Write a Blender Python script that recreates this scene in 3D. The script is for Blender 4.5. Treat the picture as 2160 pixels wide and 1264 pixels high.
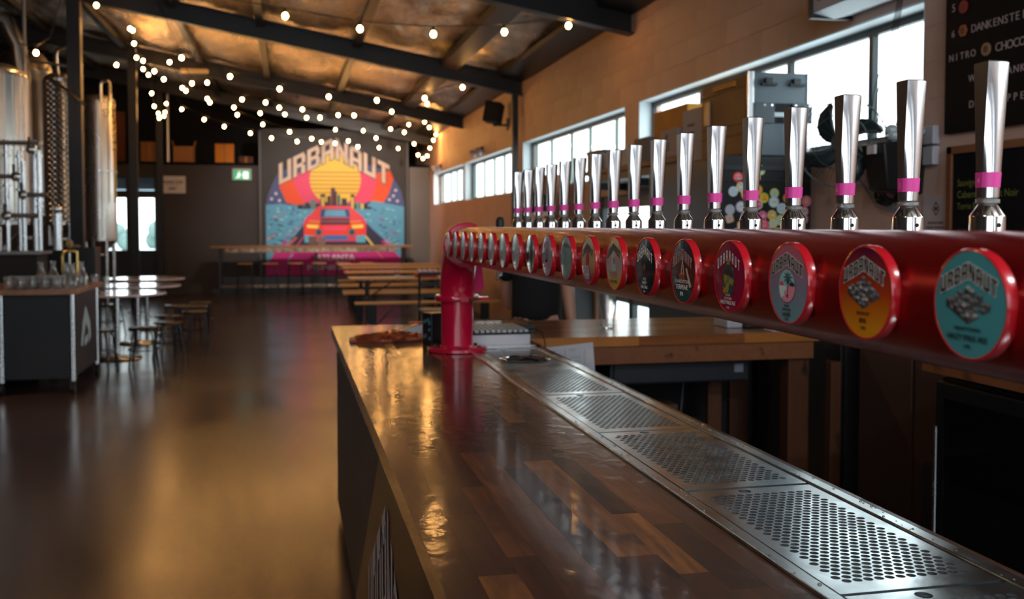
import bpy, bmesh, math, random
from mathutils import Vector, Matrix
random.seed(7)
for _o in list(bpy.data.objects):
    bpy.data.objects.remove(_o)
S = bpy.context.scene
COL = S.collection
PI = math.pi

# ------------------------------------------------------------------ camera, world, light, exposure
cd = bpy.data.cameras.new('camera')
cam = bpy.data.objects.new('camera', cd)
COL.objects.link(cam)
cam.location = (0, 0, 1.61)
cam.rotation_euler = (math.radians(90 - 2.40), 0, math.radians(-12.657))
cd.lens = 35.0
cd.sensor_width = 36.0
cd.shift_y = -0.0315
cd.clip_end = 400
cd.dof.use_dof = True
cd.dof.focus_distance = 1.9
cd.dof.aperture_fstop = 5.0
S.camera = cam

W = bpy.data.worlds.new('overcast_sky')
S.world = W
W.use_nodes = True
nt = W.node_tree
nt.nodes.clear()
_tc = nt.nodes.new('ShaderNodeTexCoord')
_sx = nt.nodes.new('ShaderNodeSeparateXYZ')
_rp = nt.nodes.new('ShaderNodeValToRGB')
_rp.color_ramp.elements[0].position = 0.0
_rp.color_ramp.elements[0].color = (0.93, 0.96, 0.96, 1)
_rp.color_ramp.elements[1].position = 0.6
_rp.color_ramp.elements[1].color = (0.84, 0.94, 1.0, 1)
_bg = nt.nodes.new('ShaderNodeBackground')
_bg.inputs[1].default_value = 2.1
_wo = nt.nodes.new('ShaderNodeOutputWorld')
nt.links.new(_tc.outputs['Generated'], _sx.inputs[0])
nt.links.new(_sx.outputs[2], _rp.inputs[0])
nt.links.new(_rp.outputs[0], _bg.inputs[0])
nt.links.new(_bg.outputs[0], _wo.inputs[0])

BULB_STRENGTH = 46.0
BULB_COLOR = (1.0, 0.48, 0.13)

def area(name, loc, rot, sx, sy, power, color):
    l = bpy.data.lights.new(name, 'AREA')
    l.shape = 'RECTANGLE'; l.size = sx; l.size_y = sy
    l.energy = power; l.color = color
    o = bpy.data.objects.new(name, l)
    o.location = loc; o.rotation_euler = rot
    COL.objects.link(o)
    return o
# unseen fill lamps, added behind and above the camera to brighten the room
area('rear_fill_light', (-1.0, -5.7, 2.9), (math.radians(90), 0, 0), 7.0, 3.2, 135, (0.80, 0.90, 1.0))  # cool fill added in front of the closed roller door
area('overhead_fill_near', (-2.6, -1.2, 4.95), (math.radians(12), 0, 0), 0.5, 0.5, 110, (1.0, 0.84, 0.68))  # added overhead fill for the bar and near wall
area('overhead_fill_left', (-6.0, 9.0, 5.3), (0, 0, 0), 0.25, 0.25, 45, (1.0, 0.62, 0.34))  # added fill, coloured to put an orange streak on the tube
area('bar_fill_light', (2.1, -0.6, 3.35), (math.radians(15), 0, 0), 0.8, 0.25, 26, (0.92, 0.95, 1.0))  # fill added to lift the dark bar side
def spot(name, loc, target, power, color, size=math.radians(70), r=0.05):
    l = bpy.data.lights.new(name, 'SPOT'); l.energy = power; l.color = color; l.spot_size = size; l.spot_blend = 0.8; l.shadow_soft_size = r
    o = bpy.data.objects.new(name, l); o.location = loc
    o.rotation_euler = (Vector(target) - Vector(loc)).to_track_quat('-Z', 'Y').to_euler()
    COL.objects.link(o); return o
spot('mural_fill_left', (0.2, 19.75, 4.1), (0.6, 24.3, 1.9), 190, (1.0, 0.90, 0.80))  # pair of added spots, hidden behind the rafter, to brighten the mural
spot('mural_fill_right', (2.0, 19.75, 3.75), (1.7, 24.3, 1.9), 190, (1.0, 0.90, 0.80))

vs = S.view_settings
vs.view_transform = 'Standard'
vs.look = 'None'
vs.exposure = 1.2
vs.gamma = 1.0
vs.use_curve_mapping = False
cy = S.cycles
cy.use_denoising = True
cy.max_bounces = 8
cy.diffuse_bounces = 4
cy.glossy_bounces = 4
cy.transmission_bounces = 6
cy.transparent_max_bounces = 16
cy.caustics_reflective = False
cy.caustics_refractive = False
cy.sample_clamp_indirect = 4.0
cy.blur_glossy = 1.0

# ------------------------------------------------------------------ materials
def c(r, g, b):
    f = lambda x: ((x / 255.0) / 12.92) if x <= 10 else (((x / 255.0) + 0.055) / 1.055) ** 2.4
    return (f(r), f(g), f(b), 1.0)

MATS = {}
def mat(name, col=(0.5, 0.5, 0.5, 1), rough=0.5, metal=0.0, coat=0.0, spec=0.5, bump=None, var=None, trans=0.0, ior=1.45, emit=None, aniso=0.0, rvar=None, crough=0.05, sheen=0.0):
    """principled material; bump=(scale, strength, stretch xyz), var=(scale, colour2), rvar = roughness variation"""
    if name in MATS:
        return MATS[name]
    m = bpy.data.materials.new(name)
    m.use_nodes = True
    n = m.node_tree.nodes; L = m.node_tree.links
    p = n['Principled BSDF']
    p.inputs['Base Color'].default_value = col
    p.inputs['Roughness'].default_value = rough
    p.inputs['Metallic'].default_value = metal
    p.inputs['Coat Weight'].default_value = coat
    p.inputs['Coat Roughness'].default_value = crough
    p.inputs['Specular IOR Level'].default_value = spec
    p.inputs['Transmission Weight'].default_value = trans
    p.inputs['IOR'].default_value = ior
    p.inputs['Anisotropic'].default_value = aniso
    if emit:
        p.inputs['Emission Color'].default_value = emit[0]
        p.inputs['Emission Strength'].default_value = emit[1]
    if bump or var or rvar:
        tc = n.new('ShaderNodeTexCoord')
    if bump:
        mp = n.new('ShaderNodeMapping')
        mp.inputs['Scale'].default_value = bump[2] if len(bump) > 2 else (1, 1, 1)
        L.new(tc.outputs['Object'], mp.inputs[0])
        no = n.new('ShaderNodeTexNoise')
        no.inputs['Scale'].default_value = bump[0]
        no.inputs['Detail'].default_value = 5
        L.new(mp.outputs[0], no.inputs['Vector'])
        bp = n.new('ShaderNodeBump')
        bp.inputs['Strength'].default_value = bump[1]
        bp.inputs['Distance'].default_value = bump[3] if len(bump) > 3 else 0.01
        L.new(no.outputs[0], bp.inputs['Height'])
        L.new(bp.outputs[0], p.inputs['Normal'])
    if var:
        mp2 = n.new('ShaderNodeMapping')
        mp2.inputs['Scale'].default_value = var[2] if len(var) > 2 else (1, 1, 1)
        L.new(tc.outputs['Object'], mp2.inputs[0])
        n2 = n.new('ShaderNodeTexNoise')
        n2.inputs['Scale'].default_value = var[0]
        n2.inputs['Detail'].default_value = 2 if 'concrete' in name else 6
        L.new(mp2.outputs[0], n2.inputs['Vector'])
        r = n.new('ShaderNodeValToRGB')
        r.color_ramp.elements[0].position = 0.15 if 'concrete' in name else 0.35
        r.color_ramp.elements[0].color = col
        r.color_ramp.elements[1].position = 0.85 if 'concrete' in name else 0.68
        r.color_ramp.elements[1].color = var[1]
        L.new(n2.outputs[0], r.inputs[0])
        L.new(r.outputs[0], p.inputs['Base Color'])
    if rvar:
        n3 = n.new('ShaderNodeTexNoise')
        n3.inputs['Scale'].default_value = rvar[0]
        n3.inputs['Detail'].default_value = 1 if 'concrete' in name else 4
        L.new(tc.outputs['Object'], n3.inputs['Vector'])
        mr = n.new('ShaderNodeMapRange')
        mr.inputs['From Min'].default_value = 0.15; mr.inputs['From Max'].default_value = 0.85
        mr.inputs['To Min'].default_value = rvar[1]; mr.inputs['To Max'].default_value = rvar[2]
        L.new(n3.outputs[0], mr.inputs[0])
        L.new(mr.outputs[0], p.inputs['Roughness'])
    MATS[name] = m
    return m

def pane_material(name, tint=(0.93, 0.97, 0.97, 1), rough=0.0, op=0.0):
    """clear window glass: straight-through transmission with a Fresnel reflection"""
    if name in MATS: return MATS[name]
    m = bpy.data.materials.new(name); m.use_nodes = True
    n = m.node_tree.nodes; L = m.node_tree.links; n.clear()
    o = n.new('ShaderNodeOutputMaterial'); mx = n.new('ShaderNodeMixShader')
    t = n.new('ShaderNodeBsdfTransparent'); g = n.new('ShaderNodeBsdfGlossy')
    t.inputs[0].default_value = tint
    g.inputs['Roughness'].default_value = 0.02 + rough
    # Schlick reflectance from the facing angle (same from both sides of the pane)
    f = n.new('ShaderNodeLayerWeight'); f.inputs[0].default_value = 0.5
    pw = n.new('ShaderNodeMath'); pw.operation = 'POWER'; pw.inputs[1].default_value = 5.0
    L.new(f.outputs['Facing'], pw.inputs[0])
    ma = n.new('ShaderNodeMath'); ma.operation = 'MULTIPLY_ADD'; ma.inputs[1].default_value = 0.6; ma.inputs[2].default_value = 0.04
    L.new(pw.outputs[0], ma.inputs[0])
    L.new(ma.outputs[0], mx.inputs[0]); L.new(t.outputs[0], mx.inputs[1]); L.new(g.outputs[0], mx.inputs[2])
    L.new(mx.outputs[0], o.inputs[0])
    MATS[name] = m
    return m

def wood_material(name, cols, rough=0.25, coat=0.6, long_axis='Y', knots=0.48, per_object=True, crough=0.12, ripple=0.12, scale=1.0):
    """lacquered hardwood; each stave takes its tone from its own random number, grain runs along its length"""
    if name in MATS: return MATS[name]
    m = bpy.data.materials.new(name); m.use_nodes = True
    n = m.node_tree.nodes; L = m.node_tree.links; p = n['Principled BSDF']
    tc = n.new('ShaderNodeTexCoord'); oi = n.new('ShaderNodeObjectInfo')
    off = n.new('ShaderNodeVectorMath'); off.operation = 'MULTIPLY_ADD'
    cm = n.new('ShaderNodeCombineXYZ')
    for k in range(3): L.new(oi.outputs['Random'], cm.inputs[k])
    L.new(cm.outputs[0], off.inputs[0]); off.inputs[1].default_value = (31, 57, 13)
    L.new(tc.outputs['Object'], off.inputs[2])
    mp = n.new('ShaderNodeMapping')
    mp.inputs['Scale'].default_value = {'Y': (14, 1.6, 14), 'X': (1.6, 14, 14), 'Z': (14, 14, 1.6)}[long_axis]
    mp.inputs['Scale'].default_value = [v * scale for v in mp.inputs['Scale'].default_value]
    L.new(off.outputs[0], mp.inputs[0])
    ns = n.new('ShaderNodeTexNoise'); ns.inputs['Scale'].default_value = 1.6; ns.inputs['Detail'].default_value = 8
    ns.inputs['Distortion'].default_value = 1.2
    L.new(mp.outputs[0], ns.inputs['Vector'])
    ramp = n.new('ShaderNodeValToRGB'); cr = ramp.color_ramp
    cr.elements[0].position = 0.0; cr.elements[0].color = cols[0]
    cr.elements[1].position = 1.0; cr.elements[1].color = cols[-1]
    for i, cc in enumerate(cols[1:-1]):
        e = cr.elements.new((i + 1) / (len(cols) - 1)); e.color = cc
    add = n.new('ShaderNodeMath'); add.operation = 'MULTIPLY_ADD'
    L.new(ns.outputs[0], add.inputs[0]); add.inputs[1].default_value = 0.62
    sh = n.new('ShaderNodeMath'); sh.operation = 'MULTIPLY_ADD'
    L.new(oi.outputs['Random'], sh.inputs[0]); sh.inputs[1].default_value = 0.95 if per_object else 0.0
    sh.inputs[2].default_value = -0.30 if per_object else 0.15
    L.new(sh.outputs[0], add.inputs[2])
    L.new(add.outputs[0], ramp.inputs[0])
    # knots
    mk = n.new('ShaderNodeMapping'); mk.inputs['Scale'].default_value = {'Y': (9, 4, 9), 'X': (4, 9, 9), 'Z': (9, 9, 4)}[long_axis]
    L.new(off.outputs[0], mk.inputs[0])
    nk = n.new('ShaderNodeTexNoise'); nk.inputs['Scale'].default_value = 1.3; nk.inputs['Detail'].default_value = 3
    L.new(mk.outputs[0], nk.inputs['Vector'])
    kr = n.new('ShaderNodeMapRange'); kr.inputs['From Min'].default_value = 0.62; kr.inputs['From Max'].default_value = 0.74
    kr.inputs['To Max'].default_value = knots * 2
    L.new(nk.outputs[0], kr.inputs[0])
    mix = n.new('ShaderNodeMixRGB'); L.new(kr.outputs[0], mix.inputs[0]); L.new(ramp.outputs[0], mix.inputs[1])
    mix.inputs[2].default_value = c(34, 22, 20)
    L.new(mix.outputs[0], p.inputs['Base Color'])
    p.inputs['Roughness'].default_value = rough
    p.inputs['Coat Weight'].default_value = coat; p.inputs['Coat Roughness'].default_value = crough; p.inputs['Specular IOR Level'].default_value = 0.25
    nb = n.new('ShaderNodeTexNoise'); nb.inputs['Scale'].default_value = 16; nb.inputs['Detail'].default_value = 4
    L.new(tc.outputs['Object'], nb.inputs['Vector'])
    b = n.new('ShaderNodeBump'); b.inputs['Strength'].default_value = ripple; b.inputs['Distance'].default_value = 0.004
    L.new(nb.outputs[0], b.inputs['Height'])
    L.new(b.outputs[0], p.inputs['Normal']); L.new(b.outputs[0], p.inputs['Coat Normal'])
    MATS[name] = m
    return m

M_BLACK = mat('black_paint', c(24, 24, 26), 0.45)
M_BLACKM = mat('black_matt', c(20, 20, 22), 0.8)
M_BLACKSTEEL = mat('black_steel', c(22, 22, 25), 0.42, bump=(30, 0.1))
M_CHARCOAL = mat('charcoal_wall_paint', c(66, 60, 60), 0.75, bump=(8, 0.15), var=(0.8, c(58, 52, 52)))
M_STEEL = mat('brushed_steel', (0.62, 0.63, 0.64, 1), 0.24, 1.0, rvar=(30, 0.16, 0.32))
M_SATIN = mat('satin_aluminium', (0.72, 0.73, 0.75, 1), 0.20, 1.0, bump=(120, 0.05, (1, 1, 0.15), 0.002))
M_CHROME = mat('polished_chrome', (0.80, 0.80, 0.80, 1), 0.07, 1.0)
M_TRAY = mat('wet_tray_steel', (0.72, 0.78, 0.80, 1), 0.20, 1.0, rvar=(14, 0.10, 0.30), bump=(18, 0.12, (1, 1, 1), 0.003))
M_TANK = mat('tank_steel', (0.60, 0.57, 0.53, 1), 0.30, 1.0, rvar=(3, 0.22, 0.38))
M_RED = mat('red_metallic_paint', c(150, 16, 20), 0.27, 0.6, coat=0.15, crough=0.12, bump=(400, 0.05, (1, 1, 1), 0.001))
M_PINKRED = mat('raspberry_enamel', c(196, 14, 58), 0.22, 0.0, coat=0.6)
M_REDRIM = mat('red_badge_rim', c(190, 20, 34), 0.25, 0.0, coat=0.5)
M_PINK = mat('magenta_tape', c(226, 70, 160), 0.4)
M_HOTPINK = mat('hot_pink_card', c(225, 30, 110), 0.6)
M_WHITE = mat('white_paint', c(225, 225, 225), 0.5)
M_PAPER = mat('white_paper', c(205, 203, 208), 0.7)
M_REVEAL = mat('pale_reveal_paint', c(232, 242, 246), 0.6)
M_DARKALU = mat('dark_window_frame', c(46, 54, 58), 0.4, 0.3)
M_GREYALU = mat('grey_door_frame', c(120, 134, 142), 0.45)
M_JAR = mat('bright_jar_glass', (0.97, 0.98, 0.98, 1), 0.07, trans=0.90, ior=1.5)
M_GLASSPANE = pane_material('window_glass')
M_GLASS = mat('drinking_glass', (0.97, 0.98, 0.98, 1), 0.05, trans=1.0, ior=1.45)
M_RUBBER = mat('black_rubber', c(18, 18, 19), 0.6)
M_BRASS = mat('brass', (0.75, 0.50, 0.16, 1), 0.25, 1.0)
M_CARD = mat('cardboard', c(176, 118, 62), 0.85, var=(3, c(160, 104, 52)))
M_BULB = mat('bulb_glow', (1, 0.8, 0.5, 1), 0.5, emit=(BULB_COLOR + (1,), BULB_STRENGTH))

W_ACACIA = wood_material('acacia_stave', [c(26, 16, 15), c(44, 26, 20), c(58, 33, 22), c(72, 42, 26), c(88, 53, 31), c(142, 90, 44)], rough=0.5, coat=0.85, crough=0.115, ripple=0.24)
W_ACACIAX = wood_material('acacia_stave_across', [c(116, 66, 36), c(146, 88, 46), c(172, 108, 52), c(196, 128, 64)], rough=0.3, coat=0.7, crough=0.14, ripple=0.2)
W_BENCH = wood_material('bench_pine', [c(214, 160, 92), c(228, 178, 108), c(238, 194, 128)], rough=0.4, coat=0.4, long_axis='X', knots=0.15)
W_POST = wood_material('dark_timber', [c(62, 38, 26), c(82, 50, 32), c(98, 62, 40)], rough=0.5, coat=0.2, long_axis='Z')
W_PLAIN = wood_material('brown_timber', [c(104, 62, 38), c(126, 78, 48), c(142, 92, 60)], rough=0.5, coat=0.2, long_axis='Y')

def block_material():
    m = bpy.data.materials.new('painted_block'); m.use_nodes = True
    n = m.node_tree.nodes; L = m.node_tree.links; p = n['Principled BSDF']
    oi = n.new('ShaderNodeObjectInfo'); tc = n.new('ShaderNodeTexCoord')
    ns = n.new('ShaderNodeTexNoise'); ns.inputs['Scale'].default_value = 2.2; ns.inputs['Detail'].default_value = 6
    L.new(tc.outputs['Object'], ns.inputs['Vector'])
    ad = n.new('ShaderNodeMath'); ad.operation = 'MULTIPLY_ADD'; ad.inputs[1].default_value = 0.45
    L.new(oi.outputs['Random'], ad.inputs[0]); L.new(ns.outputs[0], ad.inputs[2])
    r = n.new('ShaderNodeValToRGB')
    r.color_ramp.elements[0].position = 0.3; r.color_ramp.elements[0].color = c(200, 164, 148)
    r.color_ramp.elements[1].position = 1.1; r.color_ramp.elements[1].color = c(220, 186, 168)
    L.new(ad.outputs[0], r.inputs[0]); L.new(r.outputs[0], p.inputs['Base Color'])
    p.inputs['Roughness'].default_value = 0.55
    nb = n.new('ShaderNodeTexNoise'); nb.inputs['Scale'].default_value = 60
    L.new(tc.outputs['Object'], nb.inputs['Vector'])
    b = n.new('ShaderNodeBump'); b.inputs['Strength'].default_value = 0.25; b.inputs['Distance'].default_value = 0.004
    L.new(nb.outputs[0], b.inputs['Height']); L.new(b.outputs[0], p.inputs['Normal'])
    return m
M_BLOCK = block_material()

def foil_material():
    m = bpy.data.materials.new('crinkled_roof_foil'); m.use_nodes = True
    n = m.node_tree.nodes; L = m.node_tree.links; p = n['Principled BSDF']
    tc = n.new('ShaderNodeTexCoord')
    p.inputs['Metallic'].default_value = 0.92
    p.inputs['Roughness'].default_value = 0.27
    mp = n.new('ShaderNodeMapping'); mp.inputs['Scale'].default_value = (1.0, 0.55, 1.0)
    L.new(tc.outputs['Object'], mp.inputs[0])
    n1 = n.new('ShaderNodeTexNoise'); n1.inputs['Scale'].default_value = 3.4; n1.inputs['Detail'].default_value = 9
    n1.inputs['Roughness'].default_value = 0.62; n1.inputs['Distortion'].default_value = 0.8
    L.new(mp.outputs[0], n1.inputs['Vector'])
    b = n.new('ShaderNodeBump'); b.inputs['Strength'].default_value = 1.0; b.inputs['Distance'].default_value = 0.10
    L.new(n1.outputs[0], b.inputs['Height']); L.new(b.outputs[0], p.inputs['Normal'])
    n2 = n.new('ShaderNodeTexNoise'); n2.inputs['Scale'].default_value = 0.9; n2.inputs['Detail'].default_value = 4
    L.new(mp.outputs[0], n2.inputs['Vector'])
    r = n.new('ShaderNodeValToRGB')
    r.color_ramp.elements[0].position = 0.36; r.color_ramp.elements[0].color = (0.24, 0.18, 0.14, 1)
    r.color_ramp.elements[1].position = 0.62; r.color_ramp.elements[1].color = (0.90, 0.76, 0.58, 1)
    L.new(n2.outputs[0], r.inputs[0]); L.new(r.outputs[0], p.inputs['Base Color'])
    return m
M_FOIL = foil_material()
_floor_detail = 2
M_FLOOR = mat('sealed_brown_concrete', c(84, 65, 61), 0.4, spec=0.5, var=(0.5, c(66, 50, 47)), rvar=(0.9, 0.15, 0.28))

def dimple_material():
    m = bpy.data.materials.new('dimpled_steel'); m.use_nodes = True
    n = m.node_tree.nodes; L = m.node_tree.links; p = n['Principled BSDF']
    p.inputs['Metallic'].default_value = 1.0; p.inputs['Roughness'].default_value = 0.25
    p.inputs['Base Color'].default_value = (0.62, 0.58, 0.54, 1)
    tc = n.new('ShaderNodeTexCoord'); mp = n.new('ShaderNodeMapping')
    mp.inputs['Rotation'].default_value = (0, 0, 0.785); mp.inputs['Scale'].default_value = (1, 1, 1)
    L.new(tc.outputs['UV'], mp.inputs[0])
    v = n.new('ShaderNodeTexVoronoi'); v.inputs['Scale'].default_value = 18; v.inputs['Randomness'].default_value = 0.0
    L.new(mp.outputs[0], v.inputs['Vector'])
    b = n.new('ShaderNodeBump'); b.inputs['Strength'].default_value = 1.0; b.inputs['Distance'].default_value = 0.03
    L.new(v.outputs['Distance'], b.inputs['Height']); L.new(b.outputs[0], p.inputs['Normal'])
    return m

# ------------------------------------------------------------------ mesh helpers
class MB:
    def __init__(s, M=None):
        s.v = []; s.f = []; s.m = []; s.M = M
    def add(s, verts, faces, mi=0):
        b = len(s.v)
        if s.M is not None:
            verts = [s.M @ Vector(p) for p in verts]
        s.v += [tuple(p) for p in verts]
        s.f += [tuple(b + i for i in f) for f in faces]
        s.m += [mi] * len(faces)
        return s
    def box(s, x0, x1, y0, y1, z0, z1, mi=0):
        v = [(x0, y0, z0), (x1, y0, z0), (x1, y1, z0), (x0, y1, z0), (x0, y0, z1), (x1, y0, z1), (x1, y1, z1), (x0, y1, z1)]
        return s.add(v, [(0, 3, 2, 1), (4, 5, 6, 7), (0, 1, 5, 4), (1, 2, 6, 5), (2, 3, 7, 6), (3, 0, 4, 7)], mi)
    def cyl(s, p0, p1, r0, r1=None, n=16, caps=True, mi=0):
        r1 = r0 if r1 is None else r1
        p0 = Vector(p0); p1 = Vector(p1); d = (p1 - p0).normalized()
        a = Vector((1, 0, 0)) if abs(d.x) < 0.9 else Vector((0, 1, 0))
        e1 = d.cross(a).normalized(); e2 = d.cross(e1)
        v = []
        for p, r in ((p0, r0), (p1, r1)):
            for i in range(n):
                t = 2 * PI * i / n
                v.append(p + e1 * (r * math.cos(t)) + e2 * (r * math.sin(t)))
        f = [(i, (i + 1) % n, n + (i + 1) % n, n + i) for i in range(n)]
        if caps:
            f.append(tuple(range(n - 1, -1, -1))); f.append(tuple(range(n, 2 * n)))
        return s.add(v, f, mi)
    def lathe(s, prof, o=(0, 0, 0), n=24, mi=0, axis='Z', cap=True):
        v = []; k = len(prof)
        for r, z in prof:
            for i in range(n):
                t = 2 * PI * i / n
                x, y = r * math.cos(t), r * math.sin(t)
                P = {'Z': (x, y, z), 'X': (z, x, y), 'Y': (y, z, x)}[axis]
                v.append((o[0] + P[0], o[1] + P[1], o[2] + P[2]))
        f = []
        for j in range(k - 1):
            for i in range(n):
                a = j * n + i; b = j * n + (i + 1) % n
                f.append((a, b, b + n, a + n))
        if cap:
            if prof[0][0] > 1e-6: f.append(tuple(range(n - 1, -1, -1)))
            if prof[-1][0] > 1e-6: f.append(tuple((k - 1) * n + i for i in range(n)))
        return s.add(v, f, mi)
    def tube(s, pts, r, n=8, mi=0, closed=False):
        pts = [Vector(p) for p in pts]; k = len(pts); v = []
        up = Vector((0, 0, 1)); prev = None
        rs = r if isinstance(r, (list, tuple)) else [r] * k
        for i, p in enumerate(pts):
            a = pts[i - 1] if (i > 0 or closed) else p
            b = pts[(i + 1) % k] if (i < k - 1 or closed) else p
            d = (b - a).normalized()
            if prev is None:
                e = d.cross(up)
                if e.length < 1e-3: e = d.cross(Vector((1, 0, 0)))
                e.normalize()
            else:
                e = (prev - d * prev.dot(d))
                if e.length < 1e-4: e = d.cross(up)
                e.normalize()
            prev = e; g = d.cross(e)
            for q in range(n):
                t = 2 * PI * q / n
                v.append(p + e * (rs[i] * math.cos(t)) + g * (rs[i] * math.sin(t)))
        f = []
        for j in range(k if closed else k - 1):
            for q in range(n):
                a = j * n + q; b = j * n + (q + 1) % n
                c2 = ((j + 1) % k) * n + (q + 1) % n; d2 = ((j + 1) % k) * n + q
                f.append((a, b, c2, d2))
        if not closed:
            f.append(tuple(range(n - 1, -1, -1))); f.append(tuple((k - 1) * n + q for q in range(n)))
        return s.add(v, f, mi)
    def sphere(s, o, r, nu=16, nv=10, sc=(1, 1, 1), mi=0):
        prof = []
        for j in range(nv + 1):
            t = PI * j / nv
            prof.append((max(r * math.sin(t), 1e-5), -r * math.cos(t)))
        v = []
        for rr, z in prof:
            for i in range(nu):
                t = 2 * PI * i / nu
                v.append((o[0] + rr * math.cos(t) * sc[0], o[1] + rr * math.sin(t) * sc[1], o[2] + z * sc[2]))
        f = []
        for j in range(nv):
            for i in range(nu):
                a = j * nu + i; b = j * nu + (i + 1) % nu
                f.append((a, b, b + nu, a + nu))
        return s.add(v, f, mi)
    def poly(s, pts, fr, off=0.0, mi=0, depth=0.0):
        o, ex, ey = fr; nz = Vector(ex).cross(Vector(ey))
        P = [Vector(o) + Vector(ex) * a + Vector(ey) * b + nz * off for a, b in pts]
        n = len(P)
        if depth:
            Q = [p - nz * depth for p in P]
            f = [tuple(range(n)), tuple(range(2 * n - 1, n - 1, -1))] + [(i, n + i, n + (i + 1) % n, (i + 1) % n) for i in range(n)]
            return s.add(P + Q, f, mi)
        return s.add(P, [tuple(range(n))], mi)
    def disc(s, cx, cy, r, fr, off=0, mi=0, n=20, ry=None, depth=0):
        ry = ry or r
        return s.poly([(cx + r * math.cos(2 * PI * i / n), cy + ry * math.sin(2 * PI * i / n)) for i in range(n)], fr, off, mi, depth)
    def build(s, name, mats, parent=None, bevel=0.0, smooth=True, angle=38, recalc=True, local=False):
        me = bpy.data.meshes.new(name)
        me.from_pydata(s.v, [], s.f)
        if not isinstance(mats, (list, tuple)): mats = [mats]
        for m in mats: me.materials.append(m)
        if len(mats) > 1:
            me.polygons.foreach_set('material_index', s.m)
        if recalc:
            bm = bmesh.new(); bm.from_mesh(me)
            bmesh.ops.recalc_face_normals(bm, faces=bm.faces)
            bm.to_mesh(me); bm.free()
        if smooth:
            me.polygons.foreach_set('use_smooth', [True] * len(me.polygons))
            me.set_sharp_from_angle(angle=math.radians(angle))
        me.update()
        o = bpy.data.objects.new(name, me)
        COL.objects.link(o)
        if parent is not None:
            o.parent = parent
            if not local: o.location = -WLOC(parent)
        if bevel:
            b = o.modifiers.new('bevel', 'BEVEL'); b.width = bevel; b.segments = 2; b.limit_method = 'ANGLE'
            b.angle_limit = math.radians(40)
        return o

def WLOC(o):
    v = Vector((0, 0, 0))
    while o is not None:
        v = v + Vector(o.location); o = o.parent
    return v

def thing(name, loc, label, cat, group=None):
    o = bpy.data.objects.new(name, None)
    o.empty_display_size = 0.1
    o.location = loc
    COL.objects.link(o)
    return tag(o, label, cat, group)

def tag(o, label, cat, group=None):
    o['label'] = label; o['category'] = cat
    if group: o['group'] = group
    return o

def struct(o):
    o['kind'] = 'structure'
    return o

def kids(o):
    return list(o.children)

def dup(root, loc=None, rotz=None, label=None, group=None, parent=None):
    r = root.copy(); COL.objects.link(r)
    if parent is not None: r.parent = parent
    if loc is not None: r.location = loc
    if rotz is not None: r.rotation_euler = (0, 0, rotz)
    if label: r['label'] = label
    if group: r['group'] = group
    for ch in list(root.children):
        dup(ch, parent=r)
    return r

_font_cache = {}
def text_geo(txt):
    if txt in _font_cache: return _font_cache[txt]
    cu = bpy.data.curves.new('t', 'FONT'); cu.body = txt; cu.size = 1.0
    cu.align_x = 'LEFT'; cu.resolution_u = 3
    ob = bpy.data.objects.new('t', cu)
    me = bpy.data.meshes.new_from_object(ob)
    vs_ = [(v.co.x, v.co.y) for v in me.vertices]; fs = [tuple(p.vertices) for p in me.polygons]
    bpy.data.objects.remove(ob); bpy.data.curves.remove(cu); bpy.data.meshes.remove(me)
    x0 = min([v[0] for v in vs_] or [0]); x1 = max([v[0] for v in vs_] or [1])
    _font_cache[txt] = (vs_, fs, x0, x1)
    return _font_cache[txt]

def put_text(mb, txt, cx, cy, h, fr, off, mi=0, width=None, align='C', bold=0.0):
    vs_, fs, x0, x1 = text_geo(txt)
    k = h / 0.70; kx = k if width is None else width / max(x1 - x0, 1e-4)
    o, ex, ey = fr; nz = Vector(ex).cross(Vector(ey))
    sh = {'C': -(x0 + x1) / 2, 'L': -x0, 'R': -x1}[align]
    offs = [0.0] if not bold else [-bold, 0.0, bold]
    for j, dx in enumerate(offs):
        P = [Vector(o) + Vector(ex) * (cx + (x + sh) * kx + dx) + Vector(ey) * (cy + y * k - h / 2) + nz * (off + j * 1e-5) for x, y in vs_]
        mb.add(P, fs, mi)

LET = {
 'U': [(0, 0, .3, 1), (.7, 0, 1, 1), (.3, 0, .7, .2)],
 'R': [(0, 0, .3, 1), (.3, .82, .9, 1), (.7, .5, 1, .86), (.3, .38, .8, .55), (.66, 0, .98, .4)],
 'B': [(0, 0, .3, 1), (.3, .83, .9, 1), (.3, .42, .9, .58), (.3, 0, .9, .17), (.7, .56, 1, .86), (.7, .14, 1, .44)],
 'A': [(0, 0, .3, .9), (.7, 0, 1, .9), (.12, .82, .88, 1), (.3, .34, .7, .52)],
 'N': [(0, 0, .28, 1), (.72, 0, 1, 1), 'd'],
 'T': [(.34, 0, .66, .82), (0, .8, 1, 1)],
}
def chevron(mb, word, cx, peak, width, h, slope, fr, off, mi_fill, mi_back=None, grow=0.0, gap=0.12):
    n = len(word); cw = width / n
    def cell(i, pts, o2, mi):
        out = []
        for x, y in pts:
            X = -width / 2 + (i + 0.5) * cw + (x - 0.5) * cw * (1 - gap)
            Y = peak - h + y * h - slope * abs(X)
            out.append((cx + X, Y))
        mb.poly(out, fr, o2, mi)
    for i, ch in enumerate(word):
        for r in LET[ch]:
            for back in ((True, False) if mi_back is not None else (False,)):
                g = grow if back else 0.0; gy = g * cw / h
                if r == 'd':
                    q = [(.2 - g, 1 + gy), (.2 - g, .62), (.8 + g, 0 - gy), (.8 + g, .38)]
                else:
                    q = [(r[0] - g, r[1] - gy), (r[2] + g, r[1] - gy), (r[2] + g, r[3] + gy), (r[0] - g, r[3] + gy)]
                cell(i, q, off if back else off * 1.6, mi_back if back else mi_fill)

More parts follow.
